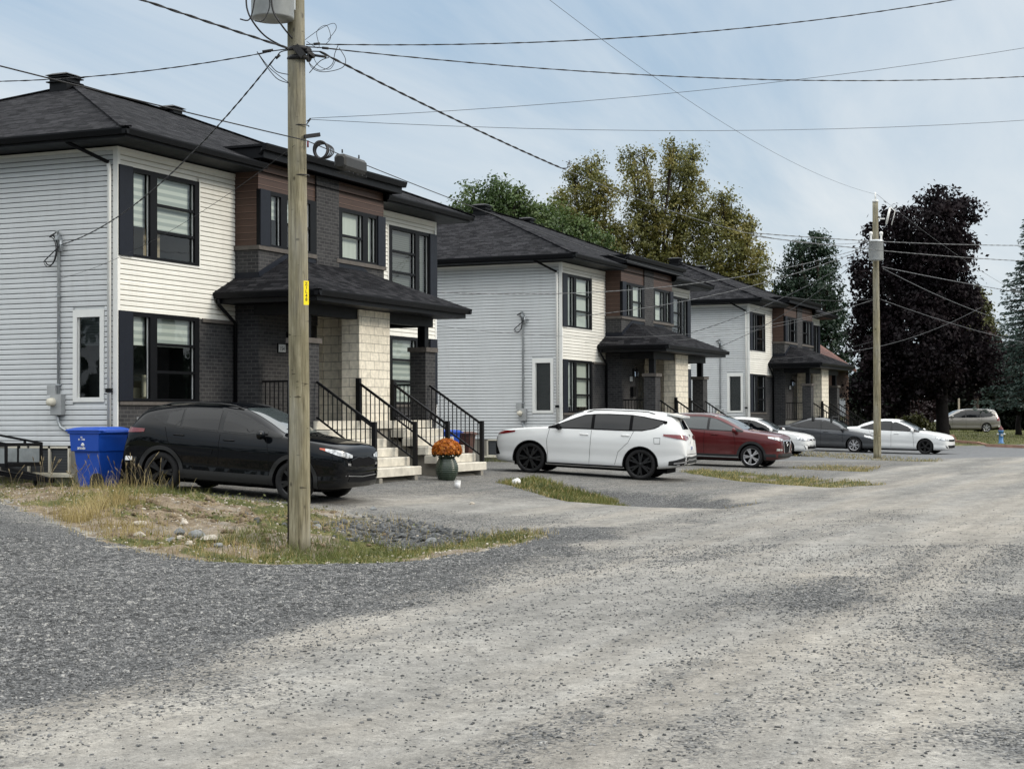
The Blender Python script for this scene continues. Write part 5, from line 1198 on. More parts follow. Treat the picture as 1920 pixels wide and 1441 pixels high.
wire('power_cable', 'thick twisted cable climbing from the near pole to the top edge', at(545, 92, D1), P0+Vector((0, 0, 6.6)), .55, .016, .7)
wire('service_cable', 'twisted cable from the near pole to the left edge above the roof', at(508, 97, D1), at(-200, 150, 24), .16, .010, .5, rng=(0, 1.6))
wire('communication_cable', 'black cable from the near pole to the upper left corner', at(572, 263, D1), P0+Vector((0, 0, 5.3)), .5, .013)
wire('communication_cable', 'black cable with a splice box running from the near pole to the far pole', at(575, 264, D1), at(1636, 560, D2), .75, .011)
wire('service_drop', 'twisted service drop from the near pole to the mast of the nearest house', at(518, 106, D1), (-.12, 1.27, 4.52), .42, .012, .5)
wire('telephone_drop', 'thin wire from the near pole across the white siding of the nearest house', at(553, 272, D1), (-.04, 1.37, 3.86), .25, .005)
wire('service_drop', 'twisted drop from the far pole to the mast of the middle house', at(1634, 462, D2), (23.93, 1.63, 4.3), .55, .013, .6, 'cable_grey')
wire('service_drop', 'twisted drop from the far pole to the right wall of the nearest house', at(1634, 460, D2), (13.99, 1.5, 4.62), .75, .013, .6, 'cable_grey')
wire('telephone_drop', 'thin drop from the far pole to the side wall of the middle house', at(1636, 562, D2), (24.03, 1.72, 3.7), .7, .008, 0, 'cable_grey')
wire('telephone_drop', 'thin drop from the far pole to the right wall of the nearest house', at(1636, 563, D2), (13.99, 1.5, 3.8), .9, .008, 0, 'cable_grey')
wire('service_drop', 'twisted drop from the far pole to the mast of the farthest house', at(1632, 470, D2), (46.9, 1.62, 4.3), .35, .013, .6, 'cable_grey')
wire('service_drop', 'twisted drop from the far pole toward the side of the middle house gap', at(1632, 468, D2), (38.1, 1.5, 4.2), .4, .013, .6, 'cable_grey')
wire('telephone_drop', 'thin drop from the far pole to the side wall of the farthest house', at(1636, 640, D2), (47.0, 1.72, 3.8), .35, .008, 0, 'cable_grey')
wire('service_cable', 'upper of two level twisted cables crossing behind the far pole to the right edge', at(1405, 436, 52), at(2050, 459, 62), .16, .016, .7, 'cable_grey', rng=(0, 1.6))
wire('service_cable', 'lower of two level twisted cables crossing behind the far pole to the right edge', at(1410, 442, 52), at(2050, 494, 62), .16, .016, .7, 'cable_grey', rng=(0, 1.6))
wire('power_cable', 'twisted cable going right from below the transformer of the far pole', at(1653, 500, D2), at(2050, 566, 82), .12, .018, .7, 'cable_grey', rng=(0, 1.6))
wire('service_drop', 'cable slanting down right from the far pole into the blue spruce', at(1655, 503, D2), at(1850, 590, 78), .1, .016, .6, 'cable_grey')
wire('communication_cable', 'cable slanting down right from the middle of the far pole', at(1651, 561, D2), at(1960, 650, 78), .16, .016, 0, 'cable_grey', rng=(0, 1.6))
wire('telephone_drop', 'wire climbing right across the dark purple tree behind the far pole', at(1588, 660, 70), at(1840, 576, 72), .3, .014, 0, 'cable_grey')
# splice closure and cable coil hanging on the communication cable
a, b = at(637, 302, 22.2), at(678, 315, 23.2); ax = (b-a).normalized(); ln_ = (b-a).length
q = thing('splice_closure', 'black splice box hanging from the cable just right of the near pole', 'splice box', tuple(a))
mb = MB(); d = (b-a); dn = d.normalized(); sd_ = dn.cross(Vector((0, 0, 1))).normalized(); uu = sd_.cross(dn)
def oct(c, w, h): return [c+sd_*x+uu*y for x, y in ((-w, -h*.6), (-w*.6, -h), (w*.6, -h), (w, -h*.6), (w, h*.6), (w*.6, h), (-w*.6, h), (-w, h*.6))]
R1 = [oct(d*f, w, h) for f, w, h in ((0, .06, .07), (.03, .085, .10), (.97, .085, .10), (1, .06, .07))]
vs = [p for r_ in R1 for p in r_]; mb.add(vs, [(i*8+k, i*8+(k+1) % 8, (i+1)*8+(k+1) % 8, (i+1)*8+k) for i in range(3) for k in range(8)]+[tuple(range(7, -1, -1)), tuple(24+k for k in range(8))])
for f in (.1, .3, .5, .7, .9): mb.bar(d*f-uu*.135-sd_*.1, d*f-uu*.135+sd_*.1, .02)
mb.obj('case', M['tag_black'], q)
mb = MB()
for f in (.12, .88): mb.tube([d*f+uu*.12, d*f+uu*.17], .012, 6)
mb.obj('hanger', M['cable_black'], q)
mb = MB()
for k in range(5):
    c = at(601+k*2.0, 281+k*.7, 21.9+k*.05); mb.tube([c+(RH*math.cos(a)*(.09+.008*k)+Vector((0, 0, 1))*math.sin(a)*(.115-.004*k)+FH*.02*math.sin(a*2)) for a in np.linspace(0, 2*math.pi, 25)], .008 if k else .016, 5, cap=False)
tag(mb.obj('cable_coil', M['cable_black']), 'coil of black cable hanging right beside the near pole', 'cable coil')
# ------------------------------------------------------------------ carts
def cart(label, loc, rz, mat, text=False, group=None, s=1.):
    root = thing('wheeled_cart', label, 'waste cart', loc, rz, group)
    # local: side faces -x... long axis y (front at +y), wheels at -y
    def ring(z, hw, y0, y1): return [(-hw, y0, z), (hw, y0, z), (hw, y1, z), (-hw, y1, z)]
    R_ = [ring(.04, .215, -.25, .24), ring(.30, .235, -.30, .27), ring(.66, .262, -.345, .315), ring(.665, .30, -.36, .36), ring(.96, .315, -.39, .38), ring(.965, .335, -.42, .41), ring(1.0, .335, -.42, .41)]
    mb = MB(); vs = [tuple(c*s for c in p) for r_ in R_ for p in r_]
    mb.add(vs, [(i*4+k, i*4+(k+1) % 4, (i+1)*4+(k+1) % 4, (i+1)*4+k) for i in range(len(R_)-1) for k in range(4)]+[(3, 2, 1, 0)])
    o = mb.obj('bin_body', M[mat], root); bv = o.modifiers.new('b', 'BEVEL'); bv.width = .018*s; bv.segments = 2; bv.limit_method = 'ANGLE'; bv.angle_limit = R(50)
    mb = MB(); q = [ring(1.0, .352, -.44, .45), ring(1.03, .352, -.44, .45), ring(1.065, .25, -.36, .30), ring(1.075, .20, -.3, .2)]
    vs = [tuple(c*s for c in p) for r_ in q for p in r_]; mb.add(vs, [(i*4+k, i*4+(k+1) % 4, (i+1)*4+(k+1) % 4, (i+1)*4+k) for i in range(3) for k in range(4)]+[(3, 2, 1, 0), (12, 13, 14, 15)])
    o = mb.obj('lid', M[mat], root); bv = o.modifiers.new('b', 'BEVEL'); bv.width = .012*s; bv.segments = 2; bv.limit_method = 'ANGLE'; bv.angle_limit = R(20)
    mb = MB(); mb.tube([(-.26*s, -.45*s, 1.0*s), (-.26*s, -.52*s, .99*s), (.26*s, -.52*s, .99*s), (.26*s, -.45*s, 1.0*s)], .016*s, 6); mb.obj('handle', M[mat], root)
    for sg in (-1, 1):
        mb = MB(); mb.lathe([(0, -.03), (.09*s, -.03), (.105*s, -.028), (.14*s, -.03), (.15*s, -.01), (.15*s, .03), (.14*s, .05), (0, .05)], 24, 'x', (sg*.265*s, -.27*s, .15*s)); mb.obj('wheel', M['tyre'], root)
    if text:
        lettering('lettering', 'BR\n0F - 1000', Vector((-.312, .06, .885)), .045, M['white_paint'], root, 'left', 0, .002)
        lettering('lettering', 'anode', Vector((-.308, .07, .695)), .085, M['white_paint'], root, 'left', 0, .003)
        mb = MB()
        for dy, dz, rr in ((.0, .785, .022), (-.025, .77, .016), (.025, .77, .016), (.0, .765, .018)): mb.lathe([(0, -.318), (rr, -.317), (rr, -.30)], 12, 'x', (0, .03+dy, dz))
        mb.obj('leaf_emblem', M['white_paint'], root)
    return root
cart('blue wheeled recycling cart with white lettering beside the black SUV', (-1.04, -.36, gz(-1.04, -.36)-.02), R(-13), 'bin_blue', True).scale = (1.1, 1.1, 1.1)
cart('black wheeled cart squeezed between the blue cart and the black SUV', (-.36, -.50, gz(-.36, -.5)-.02), R(-4), 'bin_black')
cart('small blue cart seen through the right stair railing of the nearest house', (18.35, 1.9, gz(18.4, 2)-.0), R(0), 'bin_blue')
cart('brown cart beside the small blue cart behind the stair railing', (19.2, 1.75, gz(19.3, 1.8)-.05), R(10), 'bin_brown')
cart('blue cart at the porch of the farthest house behind the dark grey sedan', (52.3, -.9, gz(52.3, -.9)-.05), R(-20), 'bin_blue')
# small dark kettle barbecue on the far side of the gap, against the middle house
q = thing('flower_pot', 'dark green ribbed pot with orange chrysanthemums between the stairs', 'flower pot', (6.86, -3.78, gz(6.86, -3.78)-.01))
mb = MB(); prof = [(0, .0), (.155, .0)]
for k in range(41):
    z = .01+.50*k/40; f = k/40; r = .158+.10*math.sin(math.pi*min(1, f*.93+.04))**.9-.0*f; prof.append((r+.006*math.sin(k*1.9), z))
prof += [(.205, .53), (.19, .535), (.18, .5), (0, .5)]
mb.lathe(prof, 36); mb.obj('pot', M['pot_green'], q)
nb = 2600; th = RNG.uniform(0, 2*math.pi, nb); cz = RNG.uniform(-.25, 1, nb); rr = RNG.uniform(.86, 1.03, nb)
sx = np.sqrt(1-cz**2)*rr; C = np.stack([.325*sx*np.cos(th), .325*sx*np.sin(th), .66+.26*cz*rr], 1)
def leaf_quads(C, size, nrm=None, flat=.0, rng=RNG, ratio=.62):
    n = len(C); d = rng.normal(size=(n, 3)); 
    if nrm is not None: d = d*.6+nrm*flat
    d /= np.linalg.norm(d, axis=1)[:, None]; a = np.cross(d, rng.normal(size=(n, 3))); a /= np.linalg.norm(a, axis=1)[:, None]; b = np.cross(d, a)
    s = (np.asarray(size)*rng.uniform(.65, 1.35, n))[:, None]*.5
    V = np.stack([C-a*s, C-b*s*ratio+d*s*.2, C+a*s, C+b*s*ratio+d*s*.2], 1).reshape(-1, 3); F = np.arange(4*n).reshape(n, 4); return V, F
Nn = np.stack([sx*np.cos(th), sx*np.sin(th), cz], 1); V, F = leaf_quads(C, .07, Nn, 1.2); np_obj('flowers', V, F, M['mum_orange'], q)
C2 = C[:700]*np.array([.93, .93, 1])-np.array([0, 0, .05]); V, F = leaf_quads(C2, .08, Nn[:700], .3); np_obj('leaves', V, F, M['leaf_dark'], q)
# cups
for px_, py_, dd, lab, lay in ((858, 910, 34.3, 'white pail standing upright on the gravel in front of the flower pot', 0), (967, 906, 36.5, 'white cup lying on the gravel beside the grass strip', 1)):
    p = at(px_, py_, dd); g = gz(p.x, p.y); q = thing('white_cup', lab, 'cup', (p.x, p.y, g-.005)); mb = MB()
    if lay: mb.lathe([(0, -.10), (.06, -.10), (.075, .1), (.06, .1), (.05, -.08)], 16, 'x', (0, 0, .07))
    else: mb.lathe([(0, 0), (.055, 0), (.065, .15), (.06, .15), (.05, .02)], 16)
    mb.obj('cup', M['white_paint'], q)
    mb = MB(); mb.lathe([(.066, .145), (.073, .15), (.073, .165), (0, .17)], 16) if not lay else mb.lathe([(.076, .09), (.082, .1), (.076, .112)], 16, 'x', (0, 0, .07)); mb.obj('rim', M['porcelain'], q)
# trailer at the left edge
tx, ty = -1.1, 1.39; q = thing('utility_trailer', 'black steel utility trailer with grey panels at the left edge', 'trailer', (tx, ty, gz(tx, ty+.5)-.04)); z0 = q.location.z
mb = MB()
for x in (-.45, .55):
    mb.bar((x, 0, .60-z0), (x, 4., .60-z0), .05); mb.bar((x, 0, .22-z0), (x, 4., .20-z0), .07)
    for y in (0, .55, 1.7, 2.8, 4.): mb.bar((x, y, .2-z0), (x, y, .62-z0), .045)
    mb.bar((x, -.02, .62-z0), (x, 1.2, .80-z0), .04); mb.bar((x, .4, .6-z0), (x, .4, .68-z0), .04)
for y in (0, 4.): mb.bar((-.45, y, .6-z0), (.55, y, .6-z0), .05); mb.bar((-.45, y, .22-z0), (.55, y, .22-z0), .07)
mb.obj('frame', M['rail_black'], q)
mb = MB()
for x in (-.44, .54): mb.box(x-.008, x+.008, .03, 3.97, .25-z0, .52-z0)
mb.obj('side_panel', M['trailer_panel'], q)
mb = MB(); mb.bar((-.4, .9, .14-z0), (.0, -.55, -.06-z0), .08, .09); mb.bar((.5, .9, .14-z0), (.05, -.55, -.06-z0), .08, .09); mb.bar((.02, -.45, -.06-z0), (.02, -.72, -.08-z0), .09, .08); mb.bar((.02, -.3, .0-z0), (.02, -.3, -.19-z0), .05); mb.obj('tow_bar', M['rail_black'], q)
for sg in (-.56, .66):
    mb = MB(); mb.lathe([(0, -.09), (.14, -.09), (.27, -.08), (.29, -.04), (.29, .04), (.27, .08), (.14, .09), (0, .09)], 24, 'x', (sg, 2.2, .25)); mb.obj('wheel', M['tyre'], q)
# box and armchair indoors
q = thing('cardboard_box', 'stacked cardboard box seen through the upper left window of the nearest house', 'box', (1.62, .55, 4.29)); mb = MB(); mb.box(-.34, .22, -.22, .2, 0, .66); mb.box(-.2, .24, -.2, .18, .662, .86); mb.obj('carton', M['cardboard'], q)
mb = MB(); mb.box(-.02, .12, -.206, -.202, .72, .82); mb.obj('paper_label', M['white_paint'], q)
q = thing('armchair', 'beige armchair behind the lower left window of the nearest house', 'armchair', (1.0, .62, 1.43)); mb = MB(); mb.box(-.45, .45, -.3, .35, 0, .28); mb.box(-.45, .45, .15, .35, .28, .52); mb.box(.2, .45, -.32, .15, .28, .42); mb.obj('cushion', M['fabric'], q)
mb = MB(); mb.box(.18, .47, -.34, .37, .525, .54); mb.box(.16, .5, -.345, -.33, .1, .54); mb.obj('throw', M['cream'], q)
# porch chair, right-hand porch of the nearest house
q = thing('patio_chair', 'black patio chair on the right porch of the nearest house', 'chair', (8.75, -1.15, 1.02)); mb = MB()
mb.box(-.25, .25, -.25, .25, .40, .44); mb.obj('seat', M['rail_black'], q); mb = MB(); mb.box(.2, .25, -.25, .25, .44, .9); mb.obj('backrest', M['rail_black'], q)
for x in (-.22, .22):
    for y in (-.22, .22): mb = MB(); mb.box(x-.02, x+.02, y-.02, y+.02, 0, .40); mb.obj('leg', M['rail_black'], q)
# hydrant
hp = at(1877, 830, 88.); q = thing('fire_hydrant', 'blue fire hydrant with a dark red cap on the far lawn', 'fire hydrant', (hp.x, hp.y, gz(hp.x, hp.y)-.02))
mb = MB(); mb.lathe([(0, 0), (.17, 0), (.17, .04), (.12, .06), (.115, .62), (.15, .64), (.15, .70), (.12, .72), (0, .72)], 18); mb.obj('barrel', M['hydrant_blue'], q)
mb = MB(); mb.lathe([(.13, .72), (.13, .76), (.10, .84), (.05, .88), (.04, .95), (0, .95)], 18); mb.obj('cap', M['hydrant_red'], q)
mb = MB()
for sg in (-1, 1): mb.tube([RH*sg*.08+Vector((0, 0, .5)), RH*sg*.22+Vector((0, 0, .5))], .055, 10)
mb.tube([-FH*.08+Vector((0, 0, .46)), -FH*.2+Vector((0, 0, .46))], .07, 10); mb.obj('nozzle', M['galv'], q)
# kerb of the far lawn
kd = Vector((-.835, -.55, 0)).normalized(); k0 = Vector((61., -8.3, 0)); mb = MB(); pr = None
kp = [k0+kd*s_ for s_ in np.linspace(-16, 22, 39)]
for a, b in zip(kp, kp[1:]):
    nrm = Vector((.55, -.835, 0)).normalized()*-1; nrm = Vector((.55, .835, 0)).normalized()
    za, zb_ = gz(*(a-nrm*.3).xy), gz(*(b-nrm*.3).xy)
    mb.hexa([a-nrm*.09+Vector((0, 0, za-.1)), b-nrm*.09+Vector((0, 0, zb_-.1)), b+nrm*.14+Vector((0, 0, zb_-.1)), a+nrm*.14+Vector((0, 0, za-.1)), a-nrm*.06+Vector((0, 0, za+.14)), b-nrm*.06+Vector((0, 0, zb_+.14)), b+nrm*.14+Vector((0, 0, zb_+.14)), a+nrm*.14+Vector((0, 0, za+.14))])
tag(mb.obj('kerb', M['kerb_stone']), 'reddish kerb along the far lawn', None, None, 'structure')
# block and fence panels by the purple tree
p = at(1781, 824, 90); q = thing('concrete_block', 'rough concrete block at the foot of the dark purple tree', 'block', (p.x, p.y, gz(p.x, p.y)-.02), R(20)); mb = MB(); mb.box(-.5, .5, -.25, .25, 0, .24); mb.box(-.3, .5, -.2, .22, .24, .36); mb.obj('block', M['kerb_stone'], q)
for (px_, hh, lab) in ((1762, 1.9, 'pale timber fence panel left of the purple tree trunk'), (1800, 2.6, 'narrow pale timber post right of the purple tree trunk')):
    p = at(px_, 800, 128); q = thing('timber_fence', lab, 'fence', (p.x, p.y, gz(p.x, p.y)-.05)); mb = MB(); n = 6 if px_ == 1762 else 1
    for k in range(n): c = RH*(k-n/2)*.14; mb.box(c.x-.06, c.x+.06, c.y-.06, c.y+.06, 0, hh-.06*k)
    mb.obj('boards', M['timber'], q)
    mb = MB(); mb.bar(RH*-.5+FH*.08+Vector((0, 0, .7)), RH*.4+FH*.08+Vector((0, 0, .7)), .06, .1); mb.obj('rail', M['timber'], q)
# neighbouring bungalow with a rusty red roof, beyond the farthest house
A_ = at(1606, 692, 100)
q = thing('bungalow', 'low brick house with a rusty red roof beyond the farthest duplex', 'house', (A_.x-12, A_.y, gz(A_.x-6, A_.y)-.1)); z0 = q.location.z
mb = MB(); mb.box(.4, 11.6, .4, 4.6, -.3, A_.z-z0-.05); e = A_.z-z0; h = e+1.75
mb.add([(.4, .4, e-.1), (.4, 4.6, e-.1), (.4, 2.5, h-.25), (11.6, .4, e-.1), (11.6, 4.6, e-.1), (11.6, 2.5, h-.25)], [(0, 1, 2), (5, 4, 3)]); mb.obj('wall', M['house_brick'], q)
mb = MB(); mb.poly([(0, 0, e), (12, 0, e), (12, 2.5, h), (0, 2.5, h)]); mb.poly([(12, 5, e), (0, 5, e), (0, 2.5, h), (12, 2.5, h)]); mb.poly([(0, 0, e-.15), (12, 0, e-.15), (12, 0, e), (0, 0, e)]); mb.poly([(12, 0, e-.15), (12, 2.5, h-.15), (12, 2.5, h), (12, 0, e)]); mb.poly([(12, 5, e-.15), (12, 2.5, h-.15), (12, 2.5, h), (12, 5, e)]); mb.obj('roof', M['terracotta'], q)
for x in (2., 8.5):
    mb = MB(); mb.box(x, x+1.8, .34, .399, 1.0, 2.4); f = mb.obj('window', M['white_trim'], q); mb = MB(); mb.box(x+.1, x+1.7, .31, .338, 1.1, 2.3); mb.obj('pane', M['car_pane'], f)
# ------------------------------------------------------------------ trees and bushes
def lobes_crown(rng, lobes, n, leaf, cl_r, per, shell=.55):
    """leaf clusters spread through a set of ellipsoids (cx,cy,cz,rx,ry,rz)"""
    L = np.array(lobes, float); vol = (L[:, 3]*L[:, 4]*L[:, 5])**.72; k = rng.choice(len(L), n, p=vol/vol.sum())
    d = rng.normal(size=(n, 3)); d /= np.linalg.norm(d, axis=1)[:, None]; r = rng.uniform(shell**3, 1., n)**(1/3.)*rng.uniform(.80, 1.08, n)
    C = L[k, :3]+d*r[:, None]*L[k, 3:]
    cr = cl_r*rng.uniform(.5, 1.35, n)
    P = np.repeat(C, per, 0)+rng.normal(size=(n*per, 3))*np.repeat(cr, per)[:, None]*np.array([.55, .55, .42])
    out = np.repeat(d, per, 0)*.6+np.array([0, 0, .5])
    return leaf_quads(P, leaf, out, .8, rng), C
def tree(name, label, cat, base, lobes, mat, n=900, leaf=.26, cl=.55, per=22, trunk=.3, seed=1, fork=.35, group=None, bark='bark', shell=.5):
    rng = np.random.default_rng(seed); root = thing(name, label, cat, tuple(base), 0, group); b = Vector(base)
    loc = [(l[0]-b.x, l[1]-b.y, l[2]-b.z, *l[3:]) for l in lobes]
    (V, F), C = lobes_crown(rng, loc, n, leaf, cl, per, shell); np_obj('crown', V, F, M[mat], root)
    H = max(l[2] for l in loc); zb = min(l[2]-l[5] for l in loc); fz = max(zb, H*fork); mb = MB()
    mb.tube([(0, 0, -.2), (.03, .02, .25), (.0, .05, fz*.5), (.08, -.04, fz)], [trunk*1.45, trunk*1.05, trunk*.9, trunk*.75], 12)
    for l in loc:
        c = Vector(l[:3]); s_ = Vector((.05, -.03, fz*random.uniform(.8, 1.))); m_ = s_*.45+c*.55+Vector((random.uniform(-.4, .4), random.uniform(-.4, .4), .3)); e = c+Vector((0, 0, l[5]*.7))
        mb.tube([s_, m_, c, e], [trunk*.5, trunk*.3, trunk*.18, trunk*.05], 7)
        for k in range(5):
            f = rng.normal(size=3); f /= np.linalg.norm(f); t_ = c+Vector((f[0]*l[3], f[1]*l[4], abs(f[2])*l[5]*.8))*.85; mb.tube([m_.lerp(c, .3+.14*k), (c+t_)/2+Vector((0, 0, .1)), t_], [trunk*.14, trunk*.09, trunk*.03], 5)
    mb.obj('trunk', M[bark], root); return root
def LB(depth, lst, sq=1., seed=0):
    r = random.Random(seed); o = []
    for (x, y, rp) in lst:
        dd = depth+r.uniform(-1.5, 1.5); p = at(x, y, dd); q = rp*depth/_f; o.append((p.x, p.y, p.z, q, q, q*1.08*sq))
    return o
def base_at(px_, depth):
    p = at(px_, 780, depth); return Vector((p.x, p.y, gz(p.x, p.y)))
G = 'background trees'
tree('poplar_tree', 'left poplar of the yellowing trees behind the houses', 'tree', base_at(1100, 104), LB(104, [(1052, 385, 24), (1078, 335, 22), (1110, 318, 26), (1122, 365, 36), (1080, 390, 36), (1065, 435, 36), (1115, 425, 46), (1140, 470, 50), (1090, 480, 40), (1120, 530, 50)], 1.15, 1), 'leaf_poplar', 720, .17, .42, 34, .22, 3, .5, G, shell=.35)
tree('poplar_tree', 'tallest poplar with twin tops of the yellowing trees behind the houses', 'tree', base_at(1240, 106), LB(106, [(1182, 305, 26), (1208, 300, 24), (1195, 345, 36), (1262, 290, 26), (1290, 300, 30), (1300, 335, 26), (1275, 345, 42), (1225, 385, 42), (1205, 410, 40), (1290, 395, 46), (1240, 440, 52), (1185, 450, 44), (1300, 440, 44), (1225, 500, 58), (1290, 500, 50), (1250, 550, 60)], 1.15, 2), 'leaf_poplar', 1040, .17, .44, 34, .28, 4, .5, G, shell=.35)
tree('poplar_tree', 'right poplar of the yellowing trees with loose thin branches', 'tree', base_at(1375, 105), LB(105, [(1352, 375, 22), (1372, 395, 24), (1340, 420, 36), (1380, 430, 34), (1405, 425, 18), (1350, 470, 42), (1400, 470, 30), (1425, 470, 18), (1420, 510, 26), (1380, 505, 40), (1345, 530, 44), (1400, 540, 34), (1430, 530, 14)], 1.1, 3), 'leaf_poplar', 520, .17, .42, 32, .22, 5, .5, G, shell=.35)
tree('maple_tree', 'bright green bushy tree rising behind the roof of the middle house', 'tree', base_at(980, 88), LB(88, [(858, 400, 20), (890, 380, 36), (930, 372, 36), (965, 400, 44), (905, 420, 46), (1000, 420, 44), (1040, 425, 40), (1085, 445, 38), (1120, 460, 30), (1000, 470, 60), (1070, 490, 50), (930, 470, 50)], 1., 4), 'leaf_green', 900, .17, .46, 36, .28, 6, .4, G, shell=.5)
tree('linden_tree', 'dark green tree with two tops behind the farthest house', 'tree', base_at(1520, 112), LB(112, [(1498, 462, 18), (1532, 455, 20), (1490, 500, 28), (1540, 495, 30), (1475, 545, 28), (1515, 540, 38), (1555, 540, 28), (1480, 590, 32), (1530, 590, 44), (1565, 585, 24), (1500, 640, 50), (1560, 650, 50)], 1.15, 5), 'leaf_dark', 800, .22, .46, 30, .3, 7, .3, G, shell=.55)
tree('norway_maple', 'huge dark purple tree behind the far utility pole', 'tree', base_at(1768, 96), LB(96, [(1735, 385, 26), (1775, 380, 32), (1810, 395, 28), (1765, 420, 42), (1700, 420, 30), (1668, 415, 20), (1640, 445, 22), (1690, 470, 50), (1750, 480, 60), (1800, 470, 36), (1630, 510, 36), (1680, 550, 62), (1760, 560, 70), (1805, 560, 36), (1628, 575, 32), (1648, 630, 56), (1730, 640, 84), (1805, 630, 46), (1842, 680, 36), (1640, 672, 34), (1672, 695, 54), (1755, 700, 56), (1825, 700, 38), (1612, 735, 30), (1645, 742, 34), (1690, 745, 28)], 1.05, 6), 'leaf_purple', 2500, .23, .50, 26, .38, 8, .28, None, 'bark_shaded', shell=.45)
tree('plum_tree', 'reddish purple tree at the right edge below the blue spruce', 'tree', base_at(1910, 112), LB(112, [(1872, 680, 34), (1900, 680, 34), (1940, 690, 50), (1905, 712, 26), (1948, 735, 36), (1850, 645, 26)], 1., 7), 'leaf_plum', 620, .24, .45, 28, .2, 9, .2, None, 'bark_shaded')
tree('ash_tree', 'small olive green tree between the purple tree and the blue spruce', 'tree', base_at(1832, 125), LB(125, [(1828, 562, 18), (1836, 590, 22), (1822, 620, 24), (1845, 630, 26)], 1.3, 8), 'leaf_olive', 260, .3, .5, 20, .2, 10, .3, None)
tree('lilac_bush', 'dark reddish bush left of the purple tree trunk', 'bush', base_at(1725, 116), LB(116, [(1715, 775, 22), (1740, 768, 20), (1730, 790, 22)], .9, 9), 'leaf_plum', 240, .22, .4, 20, .08, 11, .2, None)
tree('lilac_bush', 'olive green bush on the lawn behind the white sedan', 'bush', base_at(1712, 100), LB(100, [(1700, 800, 18), (1725, 803, 20), (1748, 808, 14), (1712, 790, 14)], .7, 10), 'leaf_olive', 240, .18, .35, 20, .06, 12, .2, None)
tree('cedar_hedge', 'dark hedge closing the view behind the parked sedans', 'hedge', base_at(1640, 140), LB(140, [(1560+30*k, 750-8*(k % 3), 40) for k in range(14)]+[(1575+30*k, 800, 36) for k in range(13)], 1., 11), 'leaf_hedge', 2000, .34, .6, 20, .2, 13, .2, None)
tree('cedar_hedge', 'dark leafy screen behind the silver minivan', 'hedge', base_at(1880, 152), LB(152, [(1800+24*k, 735, 40) for k in range(10)]+[(1800+24*k, 775, 34) for k in range(10)], 1., 12), 'leaf_hedge', 1300, .36, .6, 20, .2, 14, .2, None)
def spruce(label, base, H, Rb, seed, mat='leaf_spruce'):
    rng = np.random.default_rng(seed); root = thing('spruce_tree', label, 'tree', tuple(base)); mb = MB(); mb.tube([(0, 0, -.2), (0, 0, H)], [.26, .03], 10); mb.obj('trunk', M['bark'], root)
    Vs = []; br = MB(); z = 2.6
    while z < H-.2:
        f = 1-z/H; n = int(7+8*f)
        for k in range(n):
            a = rng.uniform(0, 2*math.pi); L_ = Rb*f**.85*rng.uniform(.7, 1.12)+.15; m = int(18+80*f)
            t_ = rng.uniform(.12, 1, m); dr = np.array([math.cos(a), math.sin(a)]); sid = np.array([-dr[1], dr[0]])
            w = rng.normal(size=m)*.16*L_*(1.05-t_)+rng.normal(size=m)*.05
            zz = z-.32*L_*t_**1.2+.16*L_*t_**3-abs(rng.normal(size=m))*.16
            C = np.stack([dr[0]*L_*t_+sid[0]*w, dr[1]*L_*t_+sid[1]*w, zz], 1)
            d = np.stack([dr[0]+rng.normal(size=m)*.5, dr[1]+rng.normal(size=m)*.5, -.25+rng.normal(size=m)*.3], 1); d /= np.linalg.norm(d, axis=1)[:, None]
            b = np.cross(d, rng.normal(size=(m, 3))); b /= np.linalg.norm(b, axis=1)[:, None]; s_ = rng.uniform(.14, .28, m)[:, None]
            Vs.append(np.stack([C-d*s_*.5, C+b*s_*.22, C+d*s_*.6, C-b*s_*.22], 1))
            br.tube([(0, 0, z), (dr[0]*L_*.5, dr[1]*L_*.5, z-.13*L_), (dr[0]*L_*.92, dr[1]*L_*.92, z-.2*L_)], [.03, .02, .008], 4)
        z += .30+.12*f
    V = np.concatenate(Vs).reshape(-1, 3); np_obj('crown', V, np.arange(len(V)).reshape(-1, 4), M[mat], root); br.obj('limb', M['bark'], root)
spruce('tall blue spruce cut by the right edge of the picture', base_at(1945, 104), 15.6, 4.3, 21)
spruce('dark spruce behind the bungalow roof', base_at(1640, 132), 9., 2.6, 22, 'leaf_dark')

# the wood across the street, behind the camera: one mass, seen only mirrored in glass and paint
rng = np.random.default_rng(77); lob = [(-90+7*k+rng.uniform(-2, 2), -52+rng.uniform(-3, 3), rng.uniform(3, 5), 5, 4, rng.uniform(4, 7)) for k in range(30)]+[(-92+rng.uniform(-3, 3), -44+7*k, rng.uniform(3, 5), 4, 5, rng.uniform(5, 9)) for k in range(28)]
(V, F), C = lobes_crown(rng, lob, 1300, 1.5, 1.3, 12, .3)
tag(np_obj('woods', V, F, M['leaf_dark']), 'wood on the other side of the street', 'woods', None, 'stuff')
